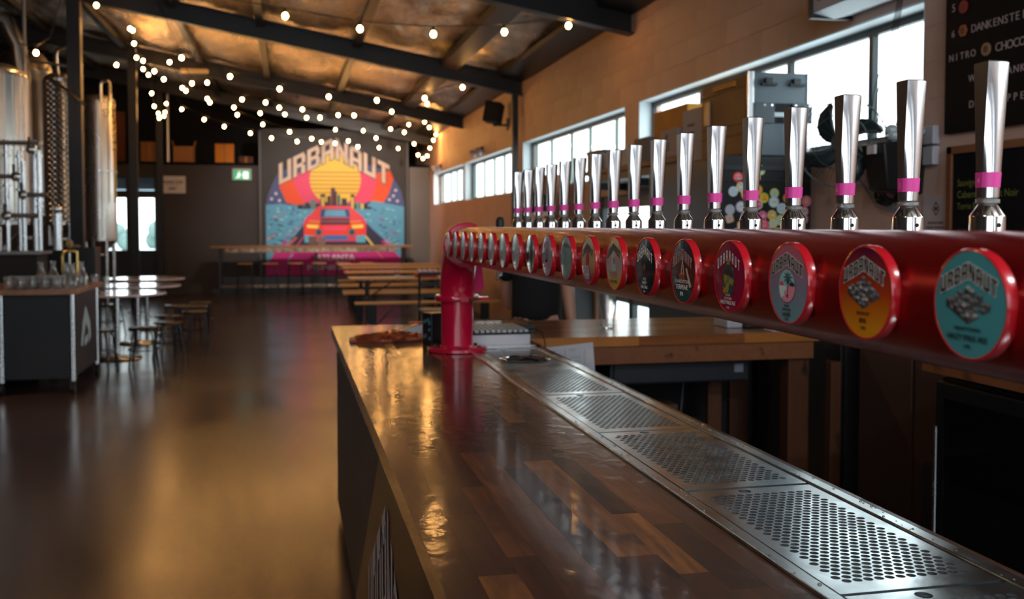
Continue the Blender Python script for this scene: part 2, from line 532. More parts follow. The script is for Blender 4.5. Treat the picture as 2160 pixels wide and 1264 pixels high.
# ------------------------------------------------------------------ the room shell
XW = 3.395      # inner face of the block wall with the high windows
YB = 24.4       # back wall
def roof_z(x): return 3.80 + 0.18 * (XW - x)

# floor
fl = MB().box(-9.2, 3.6, -6, YB + 0.2, -0.1, 0.0)
struct(fl.build('floor', M_FLOOR, smooth=False))

# ceiling of crinkled foil under the roof sheeting
from mathutils import noise as mnoise
def foil_sheet(xa, xb, ya, yb, step_x, step_y, mb):
    nx = int((xb - xa) / step_x); ny = int((yb - ya) / step_y)
    V = []; F = []
    for j in range(ny + 1):
        y = ya + (yb - ya) * j / ny
        for i in range(nx + 1):
            x = xa + (xb - xa) * i / nx
            sag = 0.03 * math.sin(x * 4.8) * math.sin(y * 1.3)
            e = 1.0 if (0 < i < nx and 0 < j < ny) else 0.0
            r = 0.045 * mnoise.noise(Vector((x * 2.2, y * 1.1, 1.7))) + 0.020 * mnoise.noise(Vector((x * 7.0, y * 5.0, 9.1))) + 0.010 * abs(mnoise.noise(Vector((x * 15, y * 15, 4.3))))
            V.append((x, y, roof_z(x) + 0.03 + (sag + r) * e))
    for j in range(ny):
        for i in range(nx):
            a = j * (nx + 1) + i
            F.append((a, a + 1, a + nx + 2, a + nx + 1))
    mb.add(V, F)
ce = MB()
foil_sheet(-9.2, XW + .1, -6.2, 7.0, .25, .3, ce)
foil_sheet(-9.2, -4.2, 7.0, YB + 2.9, .12, .12, ce)
foil_sheet(-4.2, XW + .1, 7.0, YB + 2.9, .045, .06, ce)
ceil = struct(ce.build('ceiling', M_FOIL, recalc=False, angle=180))

# purlins along the room and rafters across it
def slope_box(mb, x0, x1, y0, y1, ztop_off, depth):
    za, zb = roof_z(x0) + ztop_off, roof_z(x1) + ztop_off
    v = [(x0, y0, za - depth), (x1, y0, zb - depth), (x1, y1, zb - depth), (x0, y1, za - depth),
         (x0, y0, za), (x1, y0, zb), (x1, y1, zb), (x0, y1, za)]
    mb.add(v, [(0, 3, 2, 1), (4, 5, 6, 7), (0, 1, 5, 4), (1, 2, 6, 5), (2, 3, 7, 6), (3, 0, 4, 7)])
rafter_info = [(4.8, 'black steel roof rafter nearest the camera, above the bar'), (9.6, 'black steel roof rafter ending above the high window by the cases'),
               (14.4, 'black steel roof rafter meeting the tall post beside the wall speaker'), (19.5, 'black steel roof rafter, second from the mural wall'),
               (23.9, 'black steel roof rafter just in front of the mural wall'), (0.0, 'black steel roof rafter over the camera'), ]
for y, lab in rafter_info:
    t = thing('roof_rafter', (XW, y, 3.5), lab, 'beam', 'roof rafters')
    m = MB(); slope_box(m, -9.0, XW - 0.01, y - 0.012, y + 0.012, -0.02, 0.26)
    m.build('web', M_BLACKSTEEL, t, smooth=False)
    m = MB(); slope_box(m, -9.0, XW - 0.01, y - 0.075, y + 0.075, -0.26, 0.018)
    m.build('lower_flange', M_BLACKSTEEL, t, smooth=False)
    m = MB(); slope_box(m, -9.0, XW - 0.01, y - 0.075, y + 0.075, -0.005, 0.018)
    m.build('upper_flange', M_BLACKSTEEL, t, smooth=False)
for x, w, lab in ((-5.5, .10, 'dark roof purlin over the tanks'), (-4.2, .10, 'dark roof purlin left of the post row'), (-2.9, .10, 'dark roof purlin above the row of posts'), (-1.55, .10, 'dark roof purlin crossing behind the left cluster of bulbs'),
                  (-.36, .10, 'dark roof purlin, third in from the block wall'), (.97, .10, 'narrow dark roof purlin above the mural centre'), (2.3, .24, 'wide brown roof purlin nearest the block wall')):
    m = MB(); slope_box(m, x - w / 2, x + w / 2, -5.5, YB - 0.1, -0.01, 0.10)
    tag(m.build('roof_purlin', mat('brown_steel', c(58, 42, 30), 0.5) if w > .2 else M_BLACKSTEEL, smooth=False), lab, 'beam', 'roof purlins')
m = MB(); slope_box(m, 3.02, XW - 0.005, -5.5, YB - 0.1, -0.005, 0.07)
tag(m.build('eave_beam', M_BLACKSTEEL, smooth=False), 'dark steel eave beam where the foil roof meets the block wall', 'beam')

# right wall of painted blocks
wins = [(-2.9, 1.9, 'window_5'), (19.49, 23.62, 'window_1'), (14.80, 19.34, 'window_2'), (9.81, 14.39, 'window_3'), (4.85, 9.39, 'window_4')]
ZS, ZH = 2.10, 2.84
DOOR = (7.72, 10.75, 0.0, 1.93)
core = MB()
X0, X1 = XW + 0.004, XW + 0.24
core.box(X0, X1, -6.2, YB + 2.8, ZH, 4.0); core.box(X0, X1, YB + 0.1, YB + 2.8, 0, ZH)
ys = [-6] ; 
segs = []
edges = sorted([(a, b) for a, b, _ in wins])
prev = -6
for a, b in edges:
    core.box(X0, X1, prev, a, ZS, ZH); prev = b
core.box(X0, X1, prev, YB + 0.2, ZS, ZH)
core.box(X0, X1, -6, DOOR[0], 0, ZS); core.box(X0, X1, DOOR[1], YB + 0.2, 0, ZS)
core.box(X0, X1, DOOR[0], DOOR[1], DOOR[3], ZS)
wall_r = struct(core.build('wall_right', M_BLOCK, smooth=False))
# individual blocks: courses over the windows
BW, BH, G = 0.3983, 0.195, 0.0018
cnt = 0
blk = None
z = ZH
courses = []
while z < 3.80 - 0.02:
    z1 = min(z + BH, 3.84); courses.append((z, z1)); z += BH
for ci, (z0, z1) in enumerate(courses):
    y = 1.6 + (BW / 2 if ci % 2 else 0)
    while y < YB - 0.1:
        o = None
        y1 = min(y + BW, YB)
        if y1 - y > 0.1:
            if blk is None:
                mb = MB().box(0.0, 0.006, G / 2, BW - G / 2, G / 2, BH - G / 2)
                blk = mb.build('block', M_BLOCK, smooth=False, bevel=0.002)
                o = blk
            else:
                o = blk.copy(); COL.objects.link(o)
            o.parent = wall_r
            o.location = (XW, y, z0); o.scale = (1, (y1 - y) / BW, (z1 - z0) / BH)
            cnt += 1
        y += BW
# the remaining blocks, joined
rest = MB()
def blocks_region(ya, yb, za, zb):
    z = za; k = 0
    while z < zb - 0.02:
        z1 = min(z + BH, zb)
        y = ya - (BW / 2 if k % 2 else 0)
        while y < yb:
            a = max(y, ya); b = min(y + BW, yb)
            if b - a > 0.02:
                rest.box(XW, X0 + 0.002, a + G / 2, b - G / 2, z + G / 2, z1 - G / 2)
            y += BW
        z += BH; k += 1
blocks_region(-5.9, DOOR[0], 0, ZS); blocks_region(DOOR[1], YB, 0, ZS); blocks_region(DOOR[0], DOOR[1], DOOR[3], ZS)
for a, b in ((9.39, 9.81), (14.39, 14.80), (19.34, 19.49), (23.62, YB), (1.9, 4.85)):
    blocks_region(a, b, ZS, ZH)
blocks_region(-5.9, 1.6, ZH, 3.82)
ro = rest.build('block_courses', M_BLOCK, wall_r, smooth=False); ro['kind'] = 'stuff'

# windows
mull = {'window_1': [23.03, 21.92, 21.15, 20.38], 'window_2': [19.05, 18.07, 17.16, 16.34, 15.44],
        'window_3': [14.12, 13.28, 12.29, 11.49, 10.51], 'window_4': [8.18, 6.61, 5.57], 'window_5': [-1.7, -.5, .7]}
for a, b, nm in wins:
    w = struct(bpy.data.objects.new(nm, None)); w.location = (XW, (a + b) / 2, ZS); COL.objects.link(w)
    rv = MB()
    rv.box(XW + 0.001, XW + 0.16, a, b, ZS - 0.001, ZS + 0.012)          # sill lining
    rv.box(XW + 0.001, XW + 0.16, a, b, ZH - 0.012, ZH + 0.001)
    rv.box(XW + 0.001, XW + 0.16, a - 0.001, a + 0.012, ZS, ZH)
    rv.box(XW + 0.001, XW + 0.16, b - 0.012, b + 0.001, ZS, ZH)
    rv.build('reveal', M_REVEAL, w, smooth=False)
    fm = MB(); xa, xb = XW + 0.13, XW + 0.17
    for (p, q, r_, t_) in ((a, b, ZS + .012, ZS + .05), (a, b, ZH - .06, ZH - .012), (a + .012, a + .05, ZS, ZH), (b - .05, b - .012, ZS, ZH)):
        fm.box(xa, xb, p, q, r_, t_)
    fm.build('window_frame', M_DARKALU, w, smooth=False)
    ms = sorted(mull[nm]); ed = [a + .05] + ms + [b - .05]
    for y in ms:
        mw = .022 if nm == 'window_4' else .014
        MB().box(xa, xb, y - mw, y + mw, ZS + .05, ZH - .06).build('mullion', M_DARKALU if nm == 'window_4' else mat('pale_mullion', c(104, 122, 118), .4, .3), w, smooth=False)
    for k in range(len(ed) - 1):
        MB().box(xa + .018, xa + .023, ed[k] + .02, ed[k + 1] - .02, ZS + .045, ZH - .055).build('pane', M_GLASSPANE, w, smooth=False)

# glazed side door under the shelf
d2 = struct(bpy.data.objects.new('door_2', None)); d2.location = (XW, 9.2, 0); COL.objects.link(d2)
dx0, dx1 = XW + 0.04, XW + 0.10
for y in (7.76, 8.72, 9.72, 10.71):
    MB().box(dx0, dx1, y - .06, y + .06, 0, 1.93).build('door_stile', M_GREYALU if y == 8.72 else M_DARKALU, d2, smooth=False)
for z0, z1, mm in ((0, .14, M_GREYALU), (.80, .93, M_GREYALU), (1.80, 1.93, M_DARKALU)):
    MB().box(dx0 + .004, dx1 - .004, 7.76, 10.71, z0, z1).build('door_rail', mm, d2, smooth=False)
for y0, y1 in ((7.8, 8.68), (8.76, 9.68), (9.76, 10.67)):
    for z0, z1 in ((.14, .80), (.93, 1.80)):
        MB().box(dx0 + .025, dx0 + .03, y0, y1, z0, z1).build('pane', M_GLASSPANE, d2, smooth=False)

# back wall with a glazed opening at the left and an open loft above
bw = MB()
bw.box(-9.2, -4.24, YB, YB + .2, 0, 3.08); bw.box(-4.24, -2.96, YB, YB + .2, 2.76, 3.08)
bw.box(-4.24, -2.96, YB, YB + .2, 0, 0.12)
bw.box(-2.96, XW, YB, YB + .2, 0, 3.08)
struct(bw.build('wall_back', M_CHARCOAL, smooth=False))
struct(MB().box(-9.2, XW + .1, YB + 2.6, YB + 2.8, 3.0, 6.4).build('wall_loft', M_BLACKM, smooth=False))
struct(MB().box(-9.2, XW + .1, YB + .0, YB + 2.7, 3.03, 3.09).build('trim_1', M_BLACKM, smooth=False))
struct(MB().box(-9.4, -9.2, -6, YB + 2.8, 0, 6.6).build('wall_left', M_CHARCOAL, smooth=False))
struct(MB().box(-9.2, -9.15, -6, -5.9, 0, .1).build('baseboard_left', M_BLACKM, smooth=False))
struct(MB().box(-9.2, XW + .1, YB + .1, YB + 2.7, 6.2, 6.3).build('trim_2', M_BLACKM, smooth=False))
rear = MB()
rear.box(-9.2, -4.4, -6.2, -6.0, 0, 6.4); rear.box(1.2, 3.6, -6.2, -6.0, 0, 6.4); rear.box(-4.4, 1.2, -6.2, -6.0, 3.4, 6.4)
struct(rear.build('wall_rear', M_CHARCOAL, smooth=False))
MB().box(-4.4, 1.2, -6.14, -6.06, 0, 3.4)
rd = MB()
for k in range(17):
    rd.box(-4.4, 1.2, -6.13, -6.08 + 0.02 * (k % 2), k * 0.2, k * 0.2 + 0.2)
o = rd.build('door_3', mat('roller_door_steel', c(90, 92, 96), 0.5, 0.4), smooth=False); struct(o)

# back glazed door
d1 = struct(bpy.data.objects.new('door_1', None)); d1.location = (-3.6, YB, 0); COL.objects.link(d1)
for x in (-4.22, -3.6, -2.98):
    MB().box(x - .05, x + .05, YB + .03, YB + .09, .12, 2.76).build('door_stile', M_DARKALU, d1, smooth=False)
for z0, z1 in ((.12, .25), (.92, 1.04), (2.25, 2.42), (2.70, 2.76)):
    MB().box(-4.22, -2.98, YB + .035, YB + .085, z0, z1).build('door_rail', M_DARKALU, d1, smooth=False)
for x0, x1 in ((-4.17, -3.65), (-3.55, -3.03)):
    MB().box(x0, x1, YB + .045, YB + .075, .25, .92).build('door_panel', M_DARKALU, d1, smooth=False)
    for z0, z1 in ((1.04, 2.25), (2.42, 2.70)):
        MB().box(x0, x1, YB + .055, YB + .06, z0, z1).build('pane', M_GLASSPANE, d1, smooth=False)

struct(MB().box(-7, -1.5, 24.9, 27.5, 2.46, 2.75).build('canopy', mat('blue_grey_soffit', c(150, 172, 190), .8), smooth=False))
# outdoors: pale yard and hazy trees seen through the back door
struct(MB().box(-60, 60, YB + 2.9, 140, -0.3, -0.2).build('ground', mat('pale_yard', c(236, 240, 240), 0.9, var=(0.2, c(222, 228, 228))), smooth=False))
struct(MB().box(3.7, 60, -40, YB + 2.9, -0.3, -0.2).build('pavement', mat('pale_yard', c(214, 220, 220), 0.9), smooth=False))
M_LEAF = mat('hazy_foliage', c(112, 132, 128), 0.9, var=(0.8, c(92, 112, 104)))
for (x, y, r, lab) in ((-12.9, 74, 2.6, 'pale round tree outdoors, seen through the left pane of the back door'), (-8.2, 82, 1.8, 'low pale tree outdoors, seen beside the post in the back door')):
    t = thing('tree', (x, y, -.2), lab, 'tree', 'trees beyond the back door')
    m = MB()
    for k in range(14):
        a = random.uniform(0, 6.28); q = random.uniform(0, r)
        m.sphere((x + 1.6 * q * math.cos(a), y + q * math.sin(a) * .6, .9 + random.uniform(-.5, .6)), random.uniform(.6, .95), 10, 7)
    m.build('crown', M_LEAF, t)
    MB().cyl((x, y, -.2), (x, y, 1.0), .3, .2, 8).build('trunk', M_LEAF, t)

# ------------------------------------------------------------------ steel posts
for (x, y, lab, w) in ((-2.77, 14.4, 'black steel post, nearest of the row, beside the tanks', .17), (-2.77, 19.5, 'black steel post between the round tables and the back door', .15),
                       (-2.87, 24.2, 'black steel post against the back wall beside the white sign', .14), (3.30, 14.5, 'slim black steel post on the block wall beside the speaker', .09)):
    t = thing('steel_post', (x, y, 0), lab, 'post')
    top = roof_z(x) - .26
    MB().box(x - w / 2, x + w / 2, y - w / 2, y + w / 2, 0, top).build('shaft', M_BLACKSTEEL, t, bevel=.004, smooth=False)
    MB().box(x - w / 2 - .05, min(x + w / 2 + .05, XW - .002), y - w / 2 - .05, y + w / 2 + .05, 0, .015).build('base_plate', M_BLACKSTEEL, t, smooth=False)
t = MB().tube([(-2.72, 24.47, 3.092), (-2.72, 24.47, 4.88)], .045, 10).build('downpipe', mat('galvanised', (0.5, 0.46, 0.40, 1), .4, 1.0))
tag(t, 'thin pale metal pipe rising in the dark loft beside the rear post', 'pipe')

# ------------------------------------------------------------------ the bar: body, timber top, logo panel
ZC = 1.05
bar = thing('bar_counter', (0.7, 2.3, 0), 'long dark bar counter with a glossy acacia stave top carrying the red beer font', 'bar')
m = MB(); m.box(0.262, 1.10, -1.6, 5.58, 0.06, 1.0)
m.build('body', mat('dark_bar_cladding', c(50, 46, 46), 0.6, bump=(40, 0.1, (1, 1, .1))), bar, smooth=False)
MB().box(0.33, 1.05, -1.5, 5.5, 0, .06).build('plinth', M_BLACKM, bar, smooth=False)
cb = None
for i in range(12):
    y = 5.465 - i * .235
    if cb is None:
        cb = MB().box(0.256, 0.262, -.115, .115, .08, .995).build('cladding_board', mat('dark_bar_boards', c(58, 53, 52), 0.55), bar, smooth=False, bevel=.002); o = cb
    else:
        o = cb.copy(); COL.objects.link(o)
    o.location = Vector((0, y, 0)) - WLOC(bar)
# black fascia with a slanted end
FR = ((0.250, 0, 0), (0, -1, 0), (0, 0, 1))
m = MB().poly([(-2.80, .992), (1.5, .992), (1.5, 0.02), (-4.1, 0.02)][::-1], FR, 0, 0, 0.008)
fas = m.build('fascia', mat('fascia_black', c(17, 18, 22), 0.35), bar, smooth=False)
m = MB(); chevron(m, 'URBANAUT', -2.62, .88, 1.30, .50, .62, FR, 0.002, 0, gap=.18)
m.build('painted_lettering', mat('fascia_letters', c(168, 160, 165), 0.6), fas, smooth=False, recalc=False, local=True)

# timber top out of individual staves (main run along the bar, cross run behind)
def stave_mesh(name, wx, ly, h, material):
    return MB().box(-wx / 2 + .0001, wx / 2 - .0001, -ly / 2 + .0001, ly / 2 - .0001, -h, 0)
_sm = {}
def stave(parent, x, y, z, wx, ly, h, material, rot=0.0, name='stave'):
    key = (round(wx, 3), round(ly, 3), h, material.name)
    if key not in _sm:
        o = stave_mesh(name, wx, ly, h, material).build(name, material, None, smooth=False)
        _sm[key] = o
    else:
        o = _sm[key].copy(); COL.objects.link(o)
        o.name = name
    o.parent = parent
    o.location = Vector((x, y, z)) - WLOC(parent)
    o.rotation_euler = (0, 0, rot)
    return o
top = thing('bar_top_substrate', (0.5, 2.3, 1.0), '', '')
bpy.data.objects.remove(top)
rows = [(0.228, .062), (.290, .066), (.356, .05), (.406, .074), (.480, .058), (.538, .07), (.608, .052), (.660, .064), (.724, .051)]
rr = random.Random(11)
LENS = [.34, .46, .58, .70, .86]
for x0, w in rows:
    y = 5.62
    while y > -1.55:
        l = rr.choice(LENS)
        if y - l < -1.6: l = LENS[0]
        stave(bar, x0 + w / 2, y - l / 2, ZC, w, l, .05, W_ACACIA)
        y -= l
for x0, w in ((.775, .07), (.845, .07), (.915, .06), (.975, .075), (1.05, .10)):    # beyond the tray
    y = 5.62
    for l in (.46, .34, .345):
        stave(bar, x0 + w / 2, y - l / 2, ZC, w, l, .05, W_ACACIA); y -= l
for i in range(8):
    stave(bar, 1.14, 4.47 - .70 * (i + .5), ZC - .004, .028, .70, .05, W_ACACIA)

# cross counter behind (right-hand wing)
wing = thing('back_counter', (1.95, 5.2, 0), 'timber counter wing running across behind the taps towards the high windows', 'counter')
y0 = 4.77; yy = y0
for k in range(13):
    w = .07; x = 1.152
    while x < 2.72:
        l = rr.choice([.34, .46, .58, .70])
        if x + l > 2.74: l = 2.74 - x
        if l > .04: stave(wing, x + l / 2, yy + w / 2, ZC, w, l, .05, W_ACACIAX, rot=-PI / 2)
        x += l
    yy += w
m = MB().box(1.152, 2.72, 4.79, 4.83, .905, .999); m.build('front_apron', W_PLAIN, wing, bevel=.003, smooth=False)
m = MB().box(2.70, 2.735, 4.83, 5.64, .905, .999); m.build('side_apron', W_PLAIN, wing, bevel=.003, smooth=False)
for y in (4.80, 5.52):
    MB().box(2.60, 2.72, y + .035, y + .13, 0, .999).build('leg', W_POST, wing, bevel=.004, smooth=False)
MB().box(1.16, 2.62, 5.60, 5.63, .05, .99).build('back_panel', M_BLACKM, wing, smooth=False)
MB().box(1.16, 2.60, 4.95, 5.6, .30, .32).build('lower_shelf', mat('dark_shelf', c(44, 36, 34), .7), wing, smooth=False)

# ------------------------------------------------------------------ drip tray with perforated grates
TX0, TX1 = .776, 1.124
TY0, TY1 = -1.3, 4.43
tray = thing('drip_tray', (.95, 2, ZC), 'long stainless steel drip tray with perforated grates set into the bar top', 'drip tray')
m = MB()
zt = ZC + .006
def rimbox(x0, x1, y0, y1): m.box(x0, x1, y0, y1, ZC - .05, zt)
rimbox(TX0, TX0 + .028, TY0, TY1); rimbox(TX1 - .030, TX1, TY0, TY1); rimbox(TX0, TX1, TY1 - .055, TY1); rimbox(TX0, TX1, TY0, TY0 + .03)
m.build('rim', M_TRAY, tray, bevel=.003, smooth=False)
m = MB().box(TX0 + .02, TX1 - .02, TY0 + .02, TY1 - .02, ZC - .055, ZC - .045)
m.build('basin', mat('dark_basin_steel', (0.08, 0.08, 0.085, 1), .45, .8), tray, smooth=False)
def grate_mesh(x0, x1, L, hole_near):
    mb = MB(); z = 0; th = .0035
    P = .0190; PY = .01646; R = .0078; N = 14
    mx = .012; my = .034
    nx_ = int((x1 - x0 - 2 * mx - P / 2) / P); ny_ = int((L - 2 * my) / PY)
    gx = (x1 - x0 - nx_ * P - P / 2) / 2; gy = (L - ny_ * PY) / 2
    def quad(a, b, c_, d):
        if b - a > 1e-6 and d - c_ > 1e-6:
            mb.add([(a, c_, z), (b, c_, z), (b, d, z), (a, d, z)], [(0, 1, 2, 3)])
    def cell(xa, xb, ya, yb, r, n=N):
        cx, cy_ = (xa + xb) / 2, (ya + yb) / 2; hx, hy = (xb - xa) / 2, (yb - ya) / 2
        v = []
        for i in range(n):
            t = 2 * PI * (i + .5) / n; ct, st = math.cos(t), math.sin(t)
            k = min(hx / max(abs(ct), 1e-9), hy / max(abs(st), 1e-9))
            v.append((cx + r * ct, cy_ + r * st, z)); v.append((cx + k * ct, cy_ + k * st, z)); v.append((cx + r * ct, cy_ + r * st, z - th))
        f = []
        for i in range(n):
            a = 3 * i; b = 3 * ((i + 1) % n)
            f.append((a, a + 1, b + 1, b)); f.append((a, b, b + 2, a + 2))
        # corners of the cell
        b0 = len(mb.v); mb.add(v, f)
        for sx in (-1, 1):
            for sy in (-1, 1):
                best = []
                for i in range(n):
                    t = 2 * PI * (i + .5) / n
                    if math.cos(t) * sx > 0 and math.sin(t) * sy > 0: best.append(i)
                xs = [i for i in best if abs(abs(v[3 * i + 1][0] - cx) - hx) < 1e-9]; ysn = [i for i in best if i not in xs]
                if xs and ysn:
                    i1 = max(xs, key=lambda q: abs(v[3 * q + 1][1] - cy_)); i2 = max(ysn, key=lambda q: abs(v[3 * q + 1][0] - cx))
                    mb.add([v[3 * i1 + 1], v[3 * i2 + 1], (cx + hx * sx, cy_ + hy * sy, z)], [(0, 1, 2)])
    # end margins; one carries the finger hole
    xm = (x0 + x1) / 2 - .02; hr = .0135
    ya, yb = (L - gy, L) if not hole_near else (0, gy)
    for (a, b) in ((0, gy), (L - gy, L)):
        if (a, b) == (ya, yb):
            hw = .018; hh = .0165
            quad(x0, xm - hw, a, b); quad(xm + hw, x1, a, b)
            cell(xm - hw, xm + hw, a, b, min(hr, (b - a) / 2 - .002), 18)
        else:
            quad(x0, x1, a, b)
    for j in range(ny_):
        o = 0 if j % 2 else P / 2
        y = gy + j * PY
        quad(x0, x0 + gx + o, y, y + PY)
        for i in range(nx_):
            xa = x0 + gx + o + i * P
            cell(xa, xa + P, y, y + PY, R)
        quad(x0 + gx + o + nx_ * P, x1, y, y + PY)
    # folded edge
    for q in (((x0, 0), (x1, 0)), ((x1, 0), (x1, L)), ((x1, L), (x0, L)), ((x0, L), (x0, 0))):
        (a, b), (c_, d) = q
        mb.add([(a, b, z), (c_, d, z), (c_, d, z - .012), (a, b, z - .012)], [(0, 1, 2, 3)])
    return mb
gm = grate_mesh(TX0 + .033, TX1 - .035, .592, False)
g0 = gm.build('grate', M_TRAY, tray, recalc=False, smooth=False)
gn = [3.765, 3.165, 2.568, 1.972, 1.376]
first = True
for k in range(9):
    y = 3.772 - k * .6035 - .02
    if y < TY0: break
    if first: o = g0; first = False
    else: o = g0.copy(); COL.objects.link(o); o.parent = tray
    o.location = Vector((0, y, ZC + .003 + .0006 * (k % 2))) - WLOC(tray)
# water drops on the rim and the bar edge
dr = random.Random(3); m = MB()
for k in range(150):
    side = dr.random()
    x = dr.uniform(TX0 + .003, TX0 + .024) if side < .4 else dr.uniform(TX1 - .028, TX1 - .003)
    y = dr.uniform(.9, 4.2); r = dr.uniform(.0012, .0034)
    m.sphere((x, y, zt + r * .15), r, 8, 5, (1, 1.2, .55))
o = m.build('water_drops', M_GLASS, tray); o['kind'] = 'stuff'

# ------------------------------------------------------------------ red beer font (tube tower)
TXC, TZC, TR = .733, 1.527, .0775
CYC = 4.385
font = thing('beer_font', (TXC, CYC, ZC), 'glossy red tubular beer font on a raspberry red column standing on the bar', 'beer tower')
MB().cyl((TXC, -.9, TZC), (TXC, 4.15, TZC), TR, n=72).build('tube', M_RED, font)
def elbow(yc, sgn):
    R_ = .235; pts = []
    for i in range(13):
        a = PI / 2 * i / 12
        pts.append((TXC, (4.15 if sgn > 0 else -.9) + sgn * R_ * math.sin(a), TZC - R_ * (1 - math.cos(a))))
    return pts
m = MB().tube(elbow(0, 1), TR * .99, 40); m.build('elbow', M_PINKRED, font)
MB().cyl((TXC, CYC, ZC + .018), (TXC, CYC, 1.293), .0715, n=48).build('column', M_PINKRED, font)
m = MB().lathe([(.128, ZC), (.134, ZC + .004), (.134, ZC + .016), (.128, ZC + .020), (.078, ZC + .020), (.072, ZC + .028)], (TXC, CYC, 0), 56)
fl_ = m.build('base_flange', M_PINKRED, font)
for k in range(6):
    a = 2 * PI * k / 6 + .5
    MB().cyl((TXC + .105 * math.cos(a), CYC + .105 * math.sin(a), ZC + .019), (TXC + .105 * math.cos(a), CYC + .105 * math.sin(a), ZC + .028), .009, n=6).build('bolt', M_CHROME, fl_, local=True)
def clamp_ring(axis, o, r, w):
    pr = [(r - .02, -w / 2), (r - .003, -w / 2), (r, -w / 2 + .004), (r, w / 2 - .004), (r - .003, w / 2), (r - .02, w / 2)]
    return MB().lathe(pr, o, 48, axis=axis, cap=False)
m = clamp_ring('Z', (TXC, CYC, 1.288), .098, .027)
m.box(TXC - .006, TXC + .030, CYC - .128, CYC - .09, 1.277, 1.300); m.box(TXC + .05, TXC + .125, CYC - .09, CYC - .06, 1.280, 1.296)
cr1 = m.build('pipe_clamp', M_PINKRED, font)
MB().cyl((TXC + .012, CYC - .118, 1.288), (TXC + .085, CYC - .085, 1.288), .006, n=8).build('clamp_screw', mat('bronze_screw', (.35, .25, .16, 1), .35, 1.0), cr1, local=True)
m = clamp_ring('Y', (TXC, 4.155, TZC), .0965, .03); m.build('pipe_clamp', M_PINKRED, font)
m = MB().tube(elbow(0, -1), TR * .99, 32); m.build('elbow', M_PINKRED, font)
MB().cyl((TXC, -1.135, ZC), (TXC, -1.135, 1.293), .0715, n=32).build('column', M_PINKRED, font)
MB().cyl((TXC, -1.135, ZC), (TXC, -1.135, ZC + .02), .134, n=32).build('base_flange', M_PINKRED, font)
m = MB().poly([(0, 0), (.07, .02), (.055, .17), (-.01, .17)], ((TXC + .062, CYC + .02, 1.30), (1, 0.3, 0), (0, 0, 1)), depth=.002)
tag(m.build('hanging_card', M_HOTPINK, smooth=False), 'hot pink card hanging behind the red font column, above its clamp', 'card')

# ------------------------------------------------------------------ beer taps
XH = .948
PITCH = .1785
def handle_sections():
    secs = []
    def D(t, zz, shrink=0.0):
        hx = .0143 - shrink; back = .0143 + .0125 * t - shrink; B = .0148 + .0018 * t - shrink; f = min(.0050 + .0100 * t, B * .93)
        x0 = (back - hx) / 2; Ar = back - x0; Al = (hx + x0) / math.sqrt(1 - (f / B) ** 2)
        am = math.acos(-(hx + x0) / Al)
        pts = []
        N = 22
        for i in range(N + 1):
            a = am - 2 * am * i / N
            ca, sa = math.cos(a), math.sin(a)
            pts.append((x0 + (Ar if ca > 0 else Al) * ca, B * sa))
        return [(x, y, zz) for x, y in pts]
    return D
def make_handle(num):
    D = handle_sections(); mb = MB()
    z0, z1 = 1.6478, 1.8360
    lv = [(0, z0, .0012), (.005, z0 + .001, 0)] + [(i / 10, z0 + (z1 - .002 - z0) * i / 10, 0) for i in range(1, 11)] + [(1, z1 - .0006, .0010), (1, z1, .0030)]
    rings = [D(t, z, s_) for t, z, s_ in lv]
    n = len(rings[0]); V = [p for r in rings for p in r]
    F = [(j * n + i, j * n + (i + 1) % n, (j + 1) * n + (i + 1) % n, (j + 1) * n + i) for j in range(len(rings) - 1) for i in range(n)]
    F.append(tuple(range(n - 1, -1, -1))); F.append(tuple((len(rings) - 1) * n + i for i in range(n)))
    mb.add(V, F)
    bd = MB(); bl = []
    for z in (1.6625, 1.6835):
        t = (z - z0) / (z1 - z0); r = D(t, z)
        bl.append([(x * 1.03 + (-.0002 if x < 0 else .0001), y * 1.03, zz) for x, y, zz in r])
    V = bl[0] + bl[1]; bd.add(V, [(i, (i + 1) % n, n + (i + 1) % n, n + i) for i in range(n)])
    return mb, bd, rings
HN = {}
hm, bm_, rings = make_handle(4)
proto = None
labs_extra = {4: ', in front of menu board', 5: ', second nearest', 6: ', in front of the black fan'}
def tap_label(num, i, total):
    if num in (2, 3): return 'near steel beer tap just beyond the right edge of the view' if num == 3 else 'steel beer tap nearest of all, out of view past the right edge'
    if num <= 6: return f'steel beer tap with magenta band marked {num}' + labs_extra[num]
    ords = ['nearest', 'second', 'third', 'fourth', 'fifth', 'sixth', 'seventh', 'eighth', 'ninth', 'tenth', 'eleventh', 'twelfth', 'thirteenth', 'fourteenth', 'fifteenth', 'sixteenth', 'seventeenth']
    k = num - 4
    where = 'in front of the stickers' if num in (7, 8, 9) else 'in the receding row'
    if num == 20: return 'farthest steel beer tap with handle, at the far end of the row'
    return f'steel beer tap {where}, {ords[k]} from the near end'
